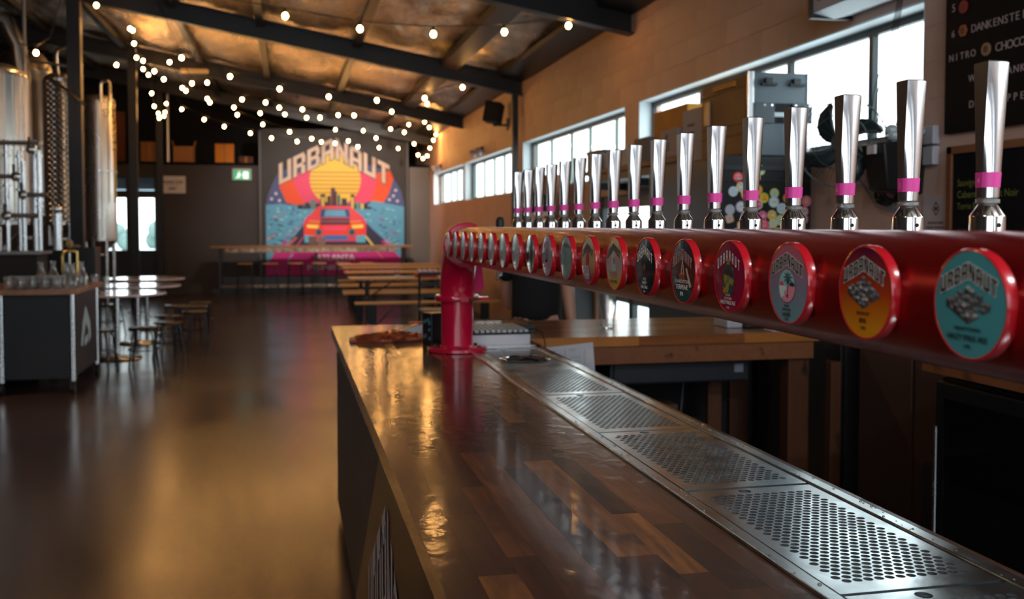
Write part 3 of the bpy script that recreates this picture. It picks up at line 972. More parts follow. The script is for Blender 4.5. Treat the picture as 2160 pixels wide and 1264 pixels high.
for i in range(19):
    num = 2 + i
    y = 1.207 + PITCH * (num - 4) if num >= 4 else 1.207 + .1765 * (num - 4)
    if num > 4: y = 1.207 + (4.112 - 1.207) * (num - 4) / 16.0
    if proto is None:
        t = thing('beer_tap', (XH, 0, 1.54), 'x', 'beer tap', 'beer taps behind the red tube')
        sh = Matrix.Translation((XH, 0, 0))
        hm.v = [tuple(sh @ Vector(p)) for p in hm.v]; bm_.v = [tuple(sh @ Vector(p)) for p in bm_.v]
        h = hm.build('handle', M_SATIN, t, angle=30)
        bnd = bm_.build('magenta_band', M_PINK, h, local=True, angle=30)
        m = MB().lathe([(.0115, 1.636), (.0125, 1.6405), (.0152, 1.6408), (.0158, 1.6413), (.0158, 1.6460), (.0152, 1.6466), (.012, 1.6468), (.012, 1.6485)], (XH, 0, 0), 40)
        m.build('knurled_collar', mat('knurled_steel', (.30, .30, .30, 1), .32, 1.0, bump=(700, 1.0, (1, 1, 1), .002)), t)
        m = MB().lathe([(.0236, 1.55), (.0236, 1.6225), (.0232, 1.6238), (.0130, 1.6392), (.0110, 1.6405)], (XH, 0, 0), 40)
        fb = m.build('bonnet', mat('bonnet_chrome', (.82, .82, .82, 1), .13, 1.0), t, angle=18)
        MB().cyl((XH - .0, -.0225, 1.6105), (XH - .0, -.0241, 1.6105), .0032, n=14).build('set_screw', M_BLACKM, fb, local=True)
        MB().cyl((TXC + .0775, 0, 1.545), (XH, 0, 1.545), .0165, n=20).build('shank', M_CHROME, t)
        m = MB().lathe([(.0085, 1.42), (.0095, 1.43), (.0125, 1.47), (.019, 1.51), (.0225, 1.55)], (XH, 0, 0), 24)
        m.build('spout', M_CHROME, t)
        proto = t; cur = t
    else:
        cur = dup(proto)
    cur.location = (XH, y, 1.54)
    cur['label'] = tap_label(num, i, 19)
    # number on the flat of the band
    if 4 <= num <= 9:
        m = MB(); fr = ((-.0153, 0, 1.6725), (0, -1, 0), (0, 0, 1))
        put_text(m, str(num), .0, .0, .0085, fr, .0001, 0)
        hh = [k for k in cur.children if k.name.startswith('handle')][0]
        o = m.build('band_number', mat('pale_pink_ink', c(240, 170, 215), .5), hh, recalc=False, smooth=False, local=True)
        o.location = (XH, 0, 0)
# offset children so that the copies sit at their own spot
# (children were built around y = 0 with the root at y = 0)
m = MB().lathe([(.0085, 1.38), (.011, 1.43), (.020, 1.50), (.0225, 1.56), (.018, 1.575)], (XH, 4.47, 0), 20)
t = thing('spare_tap', (XH, 4.47, 1.5), 'small steel tap with a black knob beyond the red column', 'beer tap')
MB().cyl((TXC + .05, 4.40, 1.45), (XH, 4.47, 1.50), .014, n=14).build('shank', M_CHROME, t)
m.build('tap_body', M_CHROME, t)
MB().lathe([(.012, 1.57), (.019, 1.60), (.0195, 1.635), (.012, 1.648), (.002, 1.65)], (XH, 4.47, 0), 20).build('knob', M_BLACK, t)
MB().cyl((XH, 4.47, 1.42), (XH - .02, 4.44, 1.36), .008, n=12).build('spout', M_CHROME, t)

# ------------------------------------------------------------------ round beer badges on the tube
XB = .6455
C_ = c
def grad(name, c0, c1, c2=None):
    """enamel face whose printed colour runs from bottom (c0) to top (c2)"""
    if name in MATS: return MATS[name]
    m = mat(name, c0, .22, coat=.7)
    n = m.node_tree.nodes; L = m.node_tree.links; p = n['Principled BSDF']
    tc = n.new('ShaderNodeTexCoord'); sx = n.new('ShaderNodeSeparateXYZ'); r = n.new('ShaderNodeValToRGB')
    L.new(tc.outputs['Generated'], sx.inputs[0]); L.new(sx.outputs[2], r.inputs[0]); L.new(r.outputs[0], p.inputs['Base Color'])
    r.color_ramp.elements[0].color = c0; r.color_ramp.elements[1].color = c2 or c1
    r.color_ramp.elements[0].position = .1; r.color_ramp.elements[1].position = .95
    if c2:
        e = r.color_ramp.elements.new(.5); e.color = c1
    return m
INK = mat('black_ink', c(24, 22, 24), .35); INKW = mat('white_ink', c(238, 236, 232), .4)
def iso_city(mb, cx, cy_, s, fr, mis, seed, rows=5):
    q = random.Random(seed)
    ux, uy = (.50 * s, .24 * s), (-.50 * s, .24 * s)
    for a in range(rows - 1, -1, -1):
        for b in range(rows - 1, -1, -1):
            if q.random() < .12: continue
            x = cx + (a * ux[0] + b * uy[0]) / rows * 2; y = cy_ + (a * ux[1] + b * uy[1]) / rows * 2 - .26 * s
            w = .50 * s / rows * 1.7; d = .24 * s / rows * 1.7; h = q.uniform(.05, .26) * s
            mb.poly([(x, y), (x + w, y + d), (x + w, y + d + h), (x, y + h)], fr, .00028 + 1e-5 * (12 - a - b), mis[1])
            mb.poly([(x, y), (x - w, y + d), (x - w, y + d + h), (x, y + h)], fr, .00028 + 1e-5 * (12 - a - b), mis[0])
            mb.poly([(x, y + h), (x + w, y + d + h), (x, y + 2 * d + h), (x - w, y + d + h)], fr, .00029 + 1e-5 * (12 - a - b), mis[2] if q.random() < .75 else mis[3])
def badge(k, y):
    R = .0520
    specs = [
        ('glossy round badge with teal face and grey city block, lettered NEWTOWN HAZY PALE ALE', mat('badge_teal', c(72, 150, 158), .22, coat=.7)),
        ('round badge fading from purple to orange with a grey city block, lettered DETROIT IPA', grad('badge_sunset', c(212, 140, 22), c(176, 60, 18), c(96, 18, 52))),
        ('round badge fading from pink to blue grey with a palm tree circle, lettered LAGER', grad('badge_miami', c(112, 150, 160), c(134, 124, 146), c(190, 96, 112))),
        ('dark magenta round badge with a collage picture, lettered HAZY PALE ALE', mat('badge_magenta', c(140, 16, 58), .22, coat=.7)),
        ('dark collage round badge lettered DANKENSTEIN TERPENE IPA', grad('badge_terpene', c(28, 74, 70), c(96, 34, 30), c(30, 34, 48))),
        ('black round badge with pale lettering and a small red starburst', mat('badge_black', c(22, 26, 32), .22, coat=.7)),
        ('pale grey and yellow round badge lettered HAZY IPA', grad('badge_yellow', c(200, 160, 40), c(176, 150, 156), c(206, 164, 40))),
        ('sandy round badge with a tall red figure shape', grad('badge_sand', c(150, 40, 44), c(196, 158, 106), c(196, 160, 112))),
        ('grey green round badge with a faint sketch', mat('badge_greygreen', c(112, 138, 136), .22, coat=.7)),
        ('mauve grey round badge with a blurred portrait shape', mat('badge_mauve', c(148, 140, 158), .22, coat=.7)),
        ('round badge with its reflection painted mirror bright, first of the far pale ones', mat('badge_mirror_glare', (.75, .72, .70, 1), .08, 1.0)),  # mirror look is a glancing reflection put into the face material
    ]
    ords = ['second', 'third', 'fourth', 'fifth', 'sixth', 'seventh', 'eighth', 'last']
    if k < len(specs): lab, fm = specs[k]
    else:
        lab = f'oval badge with its reflection painted silver, {ords[k - 11]} of these pale badges counting away'
        if k == 18: lab = 'farthest badge, its reflection painted silver, beside the pipe clamp'
        fm = mat('badge_silver_glare', (.60, .64, .66, 1), .25, .35, coat=.8)  # silver grey colour stands for the glancing reflection on the far faces
    t = thing('beer_badge', (XB, y, 1.533), lab, 'badge', 'beer badges on the red tube')
    prof = [(.0545, .0125), (.0549, .0018), (.0541, .0004), (.0528, 0.0), (.0521, .0006)]
    m = MB().lathe([(r, x) for r, x in prof], (XB, y, 1.533), 48, axis='X', cap=False)
    m.build('rim', M_REDRIM, t)
    # slightly domed face
    dome = [(.0523, .0010)] + [(.0523 * q / 6, .0010 - .0014 * (1 - (q / 6) ** 2)) for q in range(5, -1, -1)]
    dome[-1] = (1e-5, dome[-1][1])
    m = MB().lathe(dome, (XB, y, 1.533), 48, axis='X', cap=False)
    face = m.build('face', fm, t)
    fr = ((XB - .0005, y, 1.533), (0, -1, 0), (0, 0, 1))
    off = .0003
    p = MB(); mats = [INK, INKW]
    rs = R
    def sc(pts): return [(a * rs, b * rs) for a, b in pts]
    if k in (0, 1, 2):
        chevron(p, 'URBANAUT', 0, .80 * rs, 1.62 * rs, .31 * rs, .40, fr, off, 0, 1, .08, .18)
    if k in (0, 1):
        mats += [mat('city_dark', c(44, 46, 50), .4), mat('city_mid', c(78, 80, 84), .4), mat('city_light', c(120, 122, 126), .4), mat('city_white', c(176, 178, 180), .4)]
        iso_city(p, 0, -.20 * rs, .64 * rs, fr, (2, 3, 4, 5), 5 + k, 6)
        put_text(p, 'NEWTOWN' if k == 0 else 'DETROIT', 0, -.46 * rs, .075 * rs, fr, off * 2, 0, width=(.72 if k == 0 else .5) * rs, bold=.0002)
        put_text(p, 'HAZY PALE ALE' if k == 0 else 'IPA', 0, -.62 * rs, .115 * rs, fr, off * 2, 0, width=(1.12 if k == 0 else .26) * rs, bold=.0003)
        put_text(p, '5.0%' if k == 0 else '5.8%', 0, -.78 * rs, .075 * rs, fr, off * 2, 0, bold=.0002)
    if k == 2:
        mats += [mat('print_aqua', c(140, 190, 196), .4), mat('print_pink', c(220, 140, 160), .4), mat('print_palm', c(22, 34, 40), .4), mat('print_hot', c(214, 70, 110), .4), mat('print_foam', c(196, 222, 222), .4)]
        p.disc(0, -.06 * rs, .435 * rs, fr, off * .9, 4, 32)
        up = [(.42 * math.cos(a), -.06 + .42 * math.sin(a)) for a in [PI * q / 16 for q in range(17)]]
        dn = [(.42 * math.cos(a), -.06 - .42 * math.sin(a)) for a in [PI * q / 16 for q in range(17)]]
        p.poly(sc(up), fr, off, 2); p.poly(sc(dn), fr, off, 3)
        p.poly(sc([(-.42, -.06), (-.02, -.06), (-.04, -.16), (-.16, -.2), (-.14, -.3), (-.3, -.38), (-.38, -.24)]), fr, off * 1.2, 6)
        p.poly(sc([(-.40, -.06), (-.36, .03), (-.26, .06), (-.18, .02), (-.16, -.06)]), fr, off * 1.2, 5)
        p.poly(sc([(.14, -.06), (.16, .02), (.26, .06), (.38, .02), (.40, -.06)]), fr, off * 1.2, 4)
        p.poly(sc([(.01, -.30), (.05, -.30), (.09, -.06), (.07, .14), (.03, .14), (.05, -.06)]), fr, off * 1.3, 4)
        for a in range(9):
            t_ = a * 2 * PI / 9 + .2; cx_, cy2 = .05, .15
            p.poly(sc([(cx_, cy2), (cx_ + .13 * math.cos(t_ - .25), cy2 + .11 * math.sin(t_ - .25)), (cx_ + .27 * math.cos(t_), cy2 + .20 * math.sin(t_) - .02), (cx_ + .13 * math.cos(t_ + .25), cy2 + .10 * math.sin(t_ + .25))]), fr, off * (1.35 + .02 * a), 4)
        p.disc(.03 * rs, -.31 * rs, .05 * rs, fr, off * 1.4, 4, 12)
        put_text(p, 'MIAMI', 0, -.56 * rs, .06 * rs, fr, off * 2, 0, bold=.0002)
        put_text(p, 'LOWCARB', 0, -.66 * rs, .07 * rs, fr, off * 2, 0, width=.42 * rs, bold=.0002)
        put_text(p, 'LAGER', 0, -.78 * rs, .10 * rs, fr, off * 2, 0, width=.42 * rs, bold=.0003)
        put_text(p, '5.0%', 0, -.90 * rs, .07 * rs, fr, off * 2, 0, bold=.0002)
    if k == 3:
        mats += [mat('coll_a', c(40, 60, 60), .4), mat('coll_b', c(150, 130, 30), .4), mat('coll_c', c(90, 110, 112), .4), mat('coll_d', c(60, 22, 30), .4)]
        chevron(p, 'URBANAUT', 0, .80 * rs, 1.55 * rs, .30 * rs, .42, fr, off, 1, None, 0, .55)
        q = random.Random(2)
        p.disc(0, -.08 * rs, .42 * rs, fr, off, 2, 28, .48 * rs)
        for a in range(26):
            x, y_ = q.uniform(-.3, .3), q.uniform(-.42, .26); w = q.uniform(.05, .14)
            p.poly(sc([(x - w, y_ - w * q.random()), (x + w * q.random(), y_ - w), (x + w, y_ + w * q.random()), (x - w * q.random(), y_ + w)]), fr, off * (1.2 + a * .02), q.choice([2, 3, 4, 5, 2, 5]))
        p.poly(sc([(-.12, .36), (.12, .36), (.0, .52)]), fr, off * 2, 3)
        put_text(p, 'LOCAL', 0, -.52 * rs, .07 * rs, fr, off * 2.2, 1); put_text(p, 'LOWCARB', 0, -.62 * rs, .07 * rs, fr, off * 2.2, 1)
        put_text(p, 'HAZY PALE ALE', 0, -.74 * rs, .11 * rs, fr, off * 2.2, 1, width=.98 * rs, bold=.0002); put_text(p, '4.9%', 0, -.89 * rs, .07 * rs, fr, off * 2.2, 1)
    if k == 4:
        mats += [mat('coll_e', c(140, 60, 44), .4), mat('coll_f', c(186, 170, 150), .4), mat('coll_g', c(36, 92, 92), .4)]
        chevron(p, 'URBANAUT', 0, .74 * rs, 1.6 * rs, .30 * rs, .42, fr, off, 2, 1, .08, .35)
        p.poly(sc([(-.1, -.1), (.05, .5), (.2, -.1), (.12, -.1), (.05, .3), (-.02, -.1)]), fr, off * 2, 3)
        p.poly(sc([(.3, .1), (.42, .12), (.8, -.45), (.62, -.5)]), fr, off * 2, 3)
        p.poly(sc([(-.7, -.2), (-.5, -.1), (-.3, -.3), (-.6, -.5)]), fr, off * 2, 4)
        p.poly(sc([(-.3, -.1), (.2, .0), (.3, -.3), (-.2, -.3)]), fr, off * 1.9, 2)
        put_text(p, 'DANKENSTEIN', 0, -.32 * rs, .11 * rs, fr, off * 2.2, 1, width=1.15 * rs); put_text(p, 'TERPENE', 0, -.5 * rs, .15 * rs, fr, off * 2.2, 1, width=1.0 * rs, bold=.0003)
        put_text(p, 'IPA', 0, -.72 * rs, .13 * rs, fr, off * 2.2, 1, bold=.0003)
    if k == 5:
        mats += [mat('red_flower', c(150, 40, 40), .4), mat('brown_ray', c(90, 60, 54), .4)]
        chevron(p, 'URBANAUT', 0, .80 * rs, 1.6 * rs, .34 * rs, .42, fr, off, 1, None, 0, .3)
        for a in range(16):
            t_ = 2 * PI * a / 16
            p.poly(sc([(.08 * math.cos(t_ - .15), .08 * math.sin(t_ - .15)), (.26 * math.cos(t_), .26 * math.sin(t_)), (.08 * math.cos(t_ + .15), .08 * math.sin(t_ + .15))]), fr, off * 1.5, 3)
        p.disc(0, 0, .09 * rs, fr, off * 2, 2, 12)
        put_text(p, 'JACS', 0, -.42 * rs, .10 * rs, fr, off * 2, 1); put_text(p, 'HAZY', 0, -.56 * rs, .11 * rs, fr, off * 2, 1, bold=.0002); put_text(p, 'PALE ALE', 0, -.71 * rs, .11 * rs, fr, off * 2, 1, bold=.0002)
        put_text(p, '2.9%', 0, -.87 * rs, .08 * rs, fr, off * 2, 1)
    if k == 6:
        mats += [mat('p_red', c(200, 80, 70), .4), mat('p_blue', c(150, 176, 184), .4)]
        chevron(p, 'URBANAUT', 0, .80 * rs, 1.6 * rs, .30 * rs, .42, fr, off, 0, None, 0, .2)
        p.poly(sc([(-.3, -.3), (.3, -.3), (.2, .3), (0, .42), (-.2, .3)]), fr, off, 3); p.disc(.05 * rs, .1 * rs, .14 * rs, fr, off * 2, 2, 10)
        put_text(p, 'NEXT STREET', 0, -.38 * rs, .1 * rs, fr, off * 2, 0, width=.9 * rs); put_text(p, 'LOWCARB', 0, -.52 * rs, .1 * rs, fr, off * 2, 2); put_text(p, 'HAZY IPA', 0, -.7 * rs, .14 * rs, fr, off * 2, 0, bold=.0003)
    if k == 7:
        mats += [mat('p_red2', c(160, 44, 50), .4), mat('p_lav', c(150, 140, 170), .4)]
        chevron(p, 'URBANAUT', 0, .74 * rs, 1.5 * rs, .30 * rs, .42, fr, off, 0, None, 0, .2)
        p.disc(0, .02 * rs, .24 * rs, fr, off, 2, 18, .42 * rs); p.poly(sc([(-.3, -.8), (.3, -.8), (.26, -.4), (.1, -.2), (-.1, -.2), (-.26, -.4)]), fr, off * 2, 3)
        put_text(p, 'LAGER', 0, -.6 * rs, .1 * rs, fr, off * 3, 1)
    if k == 8:
        mats = [INK, mat('p_sketch', c(78, 98, 100), .4)]
        chevron(p, 'URBANAUT', 0, .78 * rs, 1.4 * rs, .26 * rs, .42, fr, off, 1, None, 0, .3)
        for a in range(10):
            t_ = 2 * PI * a / 10
            p.poly(sc([(.1 * math.cos(t_), -.05 + .15 * math.sin(t_)), (.34 * math.cos(t_ + .1), -.05 + .5 * math.sin(t_ + .1)), (.3 * math.cos(t_ + .2), -.05 + .5 * math.sin(t_ + .2))]), fr, off, 1)
    if k == 9:
        mats = [INK, mat('p_mauve', c(110, 96, 112), .4), mat('p_rose', c(176, 128, 140), .4)]
        p.disc(0, 0, .3 * rs, fr, off, 1, 14, .36 * rs); p.poly(sc([(-.5, -.6), (.5, -.6), (.3, -.2), (-.3, -.2)]), fr, off, 2); p.disc(-.05 * rs, .5 * rs, .4 * rs, fr, off * .9, 2, 12, .2 * rs)
    if p.v:
        p.build('printed_design', mats, face, recalc=False, smooth=False, local=True)
for k in range(19):
    badge(k, .846 + (4.093 - .846) * k / 18.0)

# ------------------------------------------------------------------ things on and around the bar
t = thing('printed_carton', (.66, 4.60, ZC), 'black printed carton standing on the bar behind the red column', 'carton')
MB(Matrix.Translation((.672, 4.60, 0)) @ Matrix.Rotation(.35, 4, 'Z')).box(-.052, .052, -.045, .045, ZC, ZC + .155).build('box', mat('carton_black', c(20, 24, 28), .35), t, bevel=.003, smooth=False)
m = MB(); fr = ((.672 - .0195, 4.60 - .043, ZC), (.9394, .3429, 0), (0, 0, 1))
for a, b, cc, d in ((-.03, .03, .10, .118), (-.03, .02, .07, .085), (-.028, .025, .03, .045)):
    m.poly([(a, cc), (b, cc + .014), (b, d + .014), (a, d)], fr, .0022, 0)
fr2 = ((.672 - .052 * .9394, 4.60 - .052 * .3429, ZC), (.3429, -.9394, 0), (0, 0, 1))
m.poly([(-.035, .10), (.03, .118), (.03, .135), (-.035, .117)], fr2, .001, 0); m.poly([(-.035, .03), (.0, .045), (.0, .06), (-.035, .047)], fr2, .001, 0)
m.build('printed_stripes', mat('carton_teal', c(62, 112, 122), .4), t, smooth=False, recalc=False)

M_FOILBAG = mat('copper_foil_bag', c(214, 116, 84), .22, .9, bump=(38, 1.0, (1, 1, 1), .02))
t = thing('snack_bag', (.47, 4.83, ZC), 'crumpled reddish foil snack bag lying on the bar', 'snack bag')
m = MB(); NX, NY = 22, 9; V = []; F = []; q = random.Random(4)
for s_ in (1, -1):
    b0 = len(V)
    for j in range(NY + 1):
        for i in range(NX + 1):
            u, v_ = i / NX, j / NY
            x = .30 + u * .36; y = 4.76 + v_ * .17 + .015 * u
            h = .034 * (math.sin(PI * min(1, max(0, u))) ** .4) * (math.sin(PI * v_) ** .5 if 0 < v_ < 1 else 0)
            z = ZC + .006 + (h * (1.0 if s_ > 0 else 0.05)) + (q.uniform(-.007, .009) if s_ > 0 and 0 < i < NX and 0 < j < NY else 0)
            V.append((x, y, z))
    for j in range(NY):
        for i in range(NX):
            a = b0 + j * (NX + 1) + i
            F.append((a, a + 1, a + NX + 2, a + NX + 1))
m.add(V, F); m.build('pouch', M_FOILBAG, t, angle=60)
MB().box(.285, .31, 4.765, 4.925, ZC + .002, ZC + .014).build('sealed_end', mat('pink_bag_end', c(140, 60, 70), .4), t, bevel=.003)
t = thing('label_gun', (.67, 5.10, ZC), 'white and grey label gun with a red tip lying behind the snack bag', 'tool')
MB(Matrix.Translation((.66, 5.08, ZC)) @ Matrix.Rotation(.12, 4, 'Z')).add(
    [(-.13, -.03, .005), (.13, -.03, .005), (.13, .03, .005), (-.13, .03, .005), (-.10, -.025, .025), (.0, -.025, .055), (.12, -.025, .06), (.12, .025, .06), (.0, .025, .055), (-.10, .025, .025)],
    [(0, 3, 2, 1), (0, 1, 6, 5, 4), (3, 9, 8, 7, 2), (1, 2, 7, 6), (4, 5, 8, 9), (5, 6, 7, 8), (0, 4, 9, 3)]).build('body', mat('pale_plastic', c(190, 196, 204), .4), t, bevel=.004)
MB(Matrix.Translation((.66, 5.08, ZC)) @ Matrix.Rotation(.12, 4, 'Z')).box(-.155, -.12, -.022, .022, .004, .028).build('nozzle', M_BLACK, t, bevel=.003)
MB(Matrix.Translation((.66, 5.08, ZC)) @ Matrix.Rotation(.12, 4, 'Z')).box(-.06, .03, -.02, .02, .056, .066).build('trigger_cover', mat('red_plastic', c(190, 60, 50), .4), t, bevel=.003)

t = thing('keyboard_box', (.95, 4.72, ZC), 'white box with a ribbed grey keypad on the bar behind the column', 'till device')
MB().box(.80, 1.10, 4.50, 4.86, ZC + .001, ZC + .055).build('case', mat('till_white', c(206, 204, 210), .4), t, bevel=.008)
MB().box(.798, 1.102, 4.495, 4.87, ZC + .055, ZC + .062).build('dark_rim', M_BLACK, t, bevel=.002)
ke = None
for i in range(11):
    for j in range(4):
        x = .812 + i * .0262; y = 4.515 + j * .085
        if ke is None:
            ke = MB().box(0, .0185, 0, .074, 0, .012).build('key', mat('grey_key', c(180, 186, 190), .35), t, bevel=.002, smooth=False)
            o = ke
        else:
            o = ke.copy(); COL.objects.link(o)
        o.location = Vector((x, y, ZC + .062)) - WLOC(t)
m = MB().tube([(1.10, 4.66, ZC + .05), (1.15, 4.66, ZC + .062), (1.19, 4.64, ZC + .045), (1.20, 4.62, ZC + .0), (1.195, 4.60, ZC - .05)], .0035, 6)
tag(m.build('cable', M_RUBBER), 'thin black cable looping off the keypad box over the counter edge', 'cable')
t = thing('serving_board', (1.07, 5.20, ZC), 'shallow timber tray with a black rim lying behind the keypad box', 'tray')
MB().box(.90, 1.245, 5.06, 5.36, ZC + .001, ZC + .04).build('board', W_PLAIN, t, bevel=.003, smooth=False)
m = MB(); m.box(.89, 1.255, 5.05, 5.06, ZC + .001, ZC + .045); m.box(.89, 1.255, 5.36, 5.37, ZC + .001, ZC + .045); m.box(.89, .90, 5.06, 5.36, ZC + .001, ZC + .045); m.box(1.245, 1.255, 5.06, 5.36, ZC + .001, ZC + .045)
m.build('dark_frame', M_BLACK, t, smooth=False)
t = thing('steel_cover', (.99, 4.45, ZC), 'small polished cover plate at the far end of the drip tray', 'plate')
MB().box(.84, 1.11, 4.435, 4.495, ZC + .0005, ZC + .01).build('plate', M_SATIN, t, bevel=.002, smooth=False)

t = thing('glass_rinser', (.955, 4.0, ZC), 'black star shaped glass rinser sunk in the far end of the drip tray', 'rinser')
MB().lathe([(.10, ZC + .0045), (.106, ZC + .008), (.100, ZC + .011), (.088, ZC + .009), (.085, ZC + .0045)], (.955, 4.0, 0), 40).build('ring', M_CHROME, t)
MB().lathe([(.0001, ZC + .0065), (.087, ZC + .0065)], (.955, 4.0, 0), 40, cap=False).build('cup', M_BLACKM, t, recalc=False)
for a in range(6):
    t_ = a * PI / 3
    M = Matrix.Translation((.955, 4.0, ZC + .008)) @ Matrix.Rotation(t_, 4, 'Z')
    MB(M).box(.006, .084, -.004, .004, 0, .006).build('spoke', M_BLACK, t, smooth=False)

# paper menus taped on the wing apron
t = thing('paper_list', (1.30, 4.76, .98), 'white printed paper sheet taped to the front of the counter wing', 'paper')
fr = ((1.14, 4.768, .86), (1, -.02, 0), (0, 0, 1))
MB().poly([(0, -.06), (.36, -.03), (.345, .165), (0, .135)], fr, 0, 0, .002).build('sheet', M_PAPER, t, smooth=False)
m = MB()
for a in (.10, .20, .30): m.poly([(a, -.02), (a + .0018, -.02), (a + .0018, .13), (a, .13)], fr, .001)
for a, b in ((.11, .125), (.21, .13), (.02, .115)): put_text(m, 'FLIGHT', a + .03, b, .008, fr, .001)
for b in (.09, .07, .05, .03): 
    for a in (.03, .13, .23): m.poly([(a, b), (a + .05, b + .001), (a + .05, b + .003), (a, b + .002)], fr, .001)
m.build('print', mat('grey_print', c(120, 118, 124), .7), t, smooth=False, recalc=False)

# beer glass on the wing
def glass(name, x, y, z, prof_out, wall, label, cat, group=None):
    t = thing(name, (x, y, z), label, cat, group)
    pr = prof_out + [(r - wall, zz) for r, zz in reversed(prof_out[1:])]
    pr = [(1e-4, prof_out[0][1])] + prof_out + [(max(r - wall, .002), max(zz, prof_out[0][1] + wall * 2)) for r, zz in reversed(prof_out)] + [(1e-4, prof_out[0][1] + wall * 2)]
    MB().lathe([(r, z + zz) for r, zz in pr], (x, y, 0), 28, cap=False).build('glass_wall', M_JAR if ('jar' in name or 'carafe' in name) else M_GLASS, t)
    return t
glass('beer_glass', 1.695, 5.17, ZC, [(.036, .002), (.037, .012), (.034, .03), (.037, .06), (.047, .12), (.053, .17), (.052, .215)], .003, 'tall tapered clear beer glass standing on the counter wing', 'glass')
t = thing('card_machine', (2.42, 5.1, ZC), 'small grey and black card machine on the right end of the counter wing', 'card reader')
MB().box(2.33, 2.42, 5.02, 5.20, ZC + .001, ZC + .05).build('body', mat('pale_grey_plastic', c(176, 180, 186), .4), t, bevel=.005)
MB().box(2.421, 2.66, 4.98, 5.22, ZC + .001, ZC + .028).build('cradle', M_BLACK, t, bevel=.008)
t = thing('drink_coaster', (2.55, 4.88, ZC), 'pale square coaster near the end of the counter wing', 'coaster')
MB().box(2.50, 2.60, 4.83, 4.93, ZC + .001, ZC + .004).build('card', M_PAPER, t, smooth=False)

# under the wing
t = thing('cash_drawer', (2.0, 5.1, .75), 'black cash drawer slung under the counter wing with a grey square sticker', 'cash drawer')
MB().box(1.62, 2.40, 4.90, 5.40, .78, .90).build('case', mat('drawer_black', c(30, 32, 38), .5), t, bevel=.005, smooth=False)
MB().box(1.64, 2.38, 4.885, 4.90, .79, .89).build('drawer_front', mat('drawer_front', c(34, 36, 42), .45), t, bevel=.003, smooth=False)
MB().box(2.31, 2.36, 4.883, 4.886, .83, .875).build('sticker', mat('grey_sticker', c(120, 122, 132), .6), t, smooth=False)
t = thing('power_board', (1.62, 5.2, .68), 'white socket box with a black plug on a brown board under the counter wing', 'socket')
MB().box(1.30, 1.80, 5.45, 5.48, .33, .74).build('board', W_PLAIN, t, smooth=False)
MB().box(1.60, 1.78, 5.42, 5.45, .60, .71).build('socket_box', mat('socket_white', c(196, 200, 206), .5), t, bevel=.004)
MB().box(1.70, 1.77, 5.37, 5.42, .62, .68).build('plug', M_BLACK, t, bevel=.006)
m = MB().tube([(2.18, 5.25, .90), (2.17, 5.24, .75), (2.15, 5.22, .60), (2.12, 5.2, .45), (2.12, 5.2, .33)], .005, 6)
tag(m.build('cable', mat('grey_cable', c(90, 92, 96), .6)), 'grey cable hanging straight down under the counter wing', 'cable')
t = thing('timber_offcut', (2.33, 5.2, .32), 'upright brown board leaning under the counter wing', 'board')
MB().box(2.28, 2.36, 5.15, 5.19, .321, .78).build('plank', W_POST, t, smooth=False, bevel=.002)
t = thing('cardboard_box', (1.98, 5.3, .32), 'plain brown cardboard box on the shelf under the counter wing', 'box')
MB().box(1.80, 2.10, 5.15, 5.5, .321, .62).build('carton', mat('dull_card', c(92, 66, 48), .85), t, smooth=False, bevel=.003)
t = thing('low_stool', (2.32, 4.6, 0), 'low wooden step stool in the shadow in front of the counter wing', 'stool')
MB().box(2.14, 2.46, 4.40, 4.70, .37, .40).build('seat', W_PLAIN, t, bevel=.004, smooth=False)
for x in (2.16, 2.40):
    for y in (4.42, 4.64):
        MB().box(x, x + .04, y, y + .04, 0, .37).build('leg', W_PLAIN, t, smooth=False)

# ------------------------------------------------------------------ back bench with fridges along the block wall
t = thing('rear_bench', (2.9, 1.5, 0), 'timber topped bench along the block wall at the right edge', 'bench')
yy = 3.58
for k in range(6):
    stave(t, 2.52 + .06, yy - .5, 1.06, .12, 1.0, .04, W_PLAIN, name='board'); stave(t, 2.72, yy - .5, 1.06, .20, 1.0, .04, W_PLAIN, name='board'); stave(t, 2.98, yy - .5, 1.06, .32, 1.0, .04, W_PLAIN, name='board'); stave(t, 3.265, yy - .5, 1.06, .25, 1.0, .04, W_PLAIN, name='board')
    yy -= 1.0
M_FR = mat('fridge_black', c(22, 24, 27), .3)
for k, (ya, yb, lab) in enumerate(((2.62, 3.56, 'black glass door bar fridge under the end of the rear bench'), (1.66, 2.60, 'black bar fridge under the rear bench, nearer the camera'), (.7, 1.64, 'black bar fridge under the rear bench, nearest the camera'))):
    t = thing('bar_fridge', (2.95, (ya + yb) / 2, 0), lab, 'fridge', 'bar fridges under the rear bench')
    MB().box(2.60, 3.36, ya, yb, .02, 1.0).build('cabinet', M_FR, t, bevel=.006, smooth=False)
    d = MB().box(2.565, 2.60, ya + .01, yb - .01, .08, .98).build('door', M_FR, t, bevel=.004, smooth=False)
    MB().box(2.560, 2.566, ya + .07, yb - .07, .14, .92).build('door_glass', mat('dark_glass', c(12, 15, 17), .06, coat=1.0), d, smooth=False, local=True)
    MB().cyl((2.545, yb - .04, .30), (2.545, yb - .04, .80), .009, n=10).build('handle', M_STEEL, d, local=True)
t = thing('dark_gap_box', (3.1, 5.4, 0), 'low black cupboard added to darken the gap beyond the counter wing end', 'infill')
MB().box(2.96, 3.37, 4.88, 5.92, .02, 1.30).build('body', M_BLACKM, t, bevel=.004, smooth=False)  # black box added so the wall reads dark past the wing leg
MB().box(2.945, 2.96, 4.90, 5.39, .06, 1.28).build('door', mat('gap_box_black', c(26, 26, 29), .5), t, bevel=.003, smooth=False)
MB().box(2.945, 2.96, 5.41, 5.90, .06, 1.28).build('door', mat('gap_box_black', c(26, 26, 29), .5), t, bevel=.003, smooth=False)
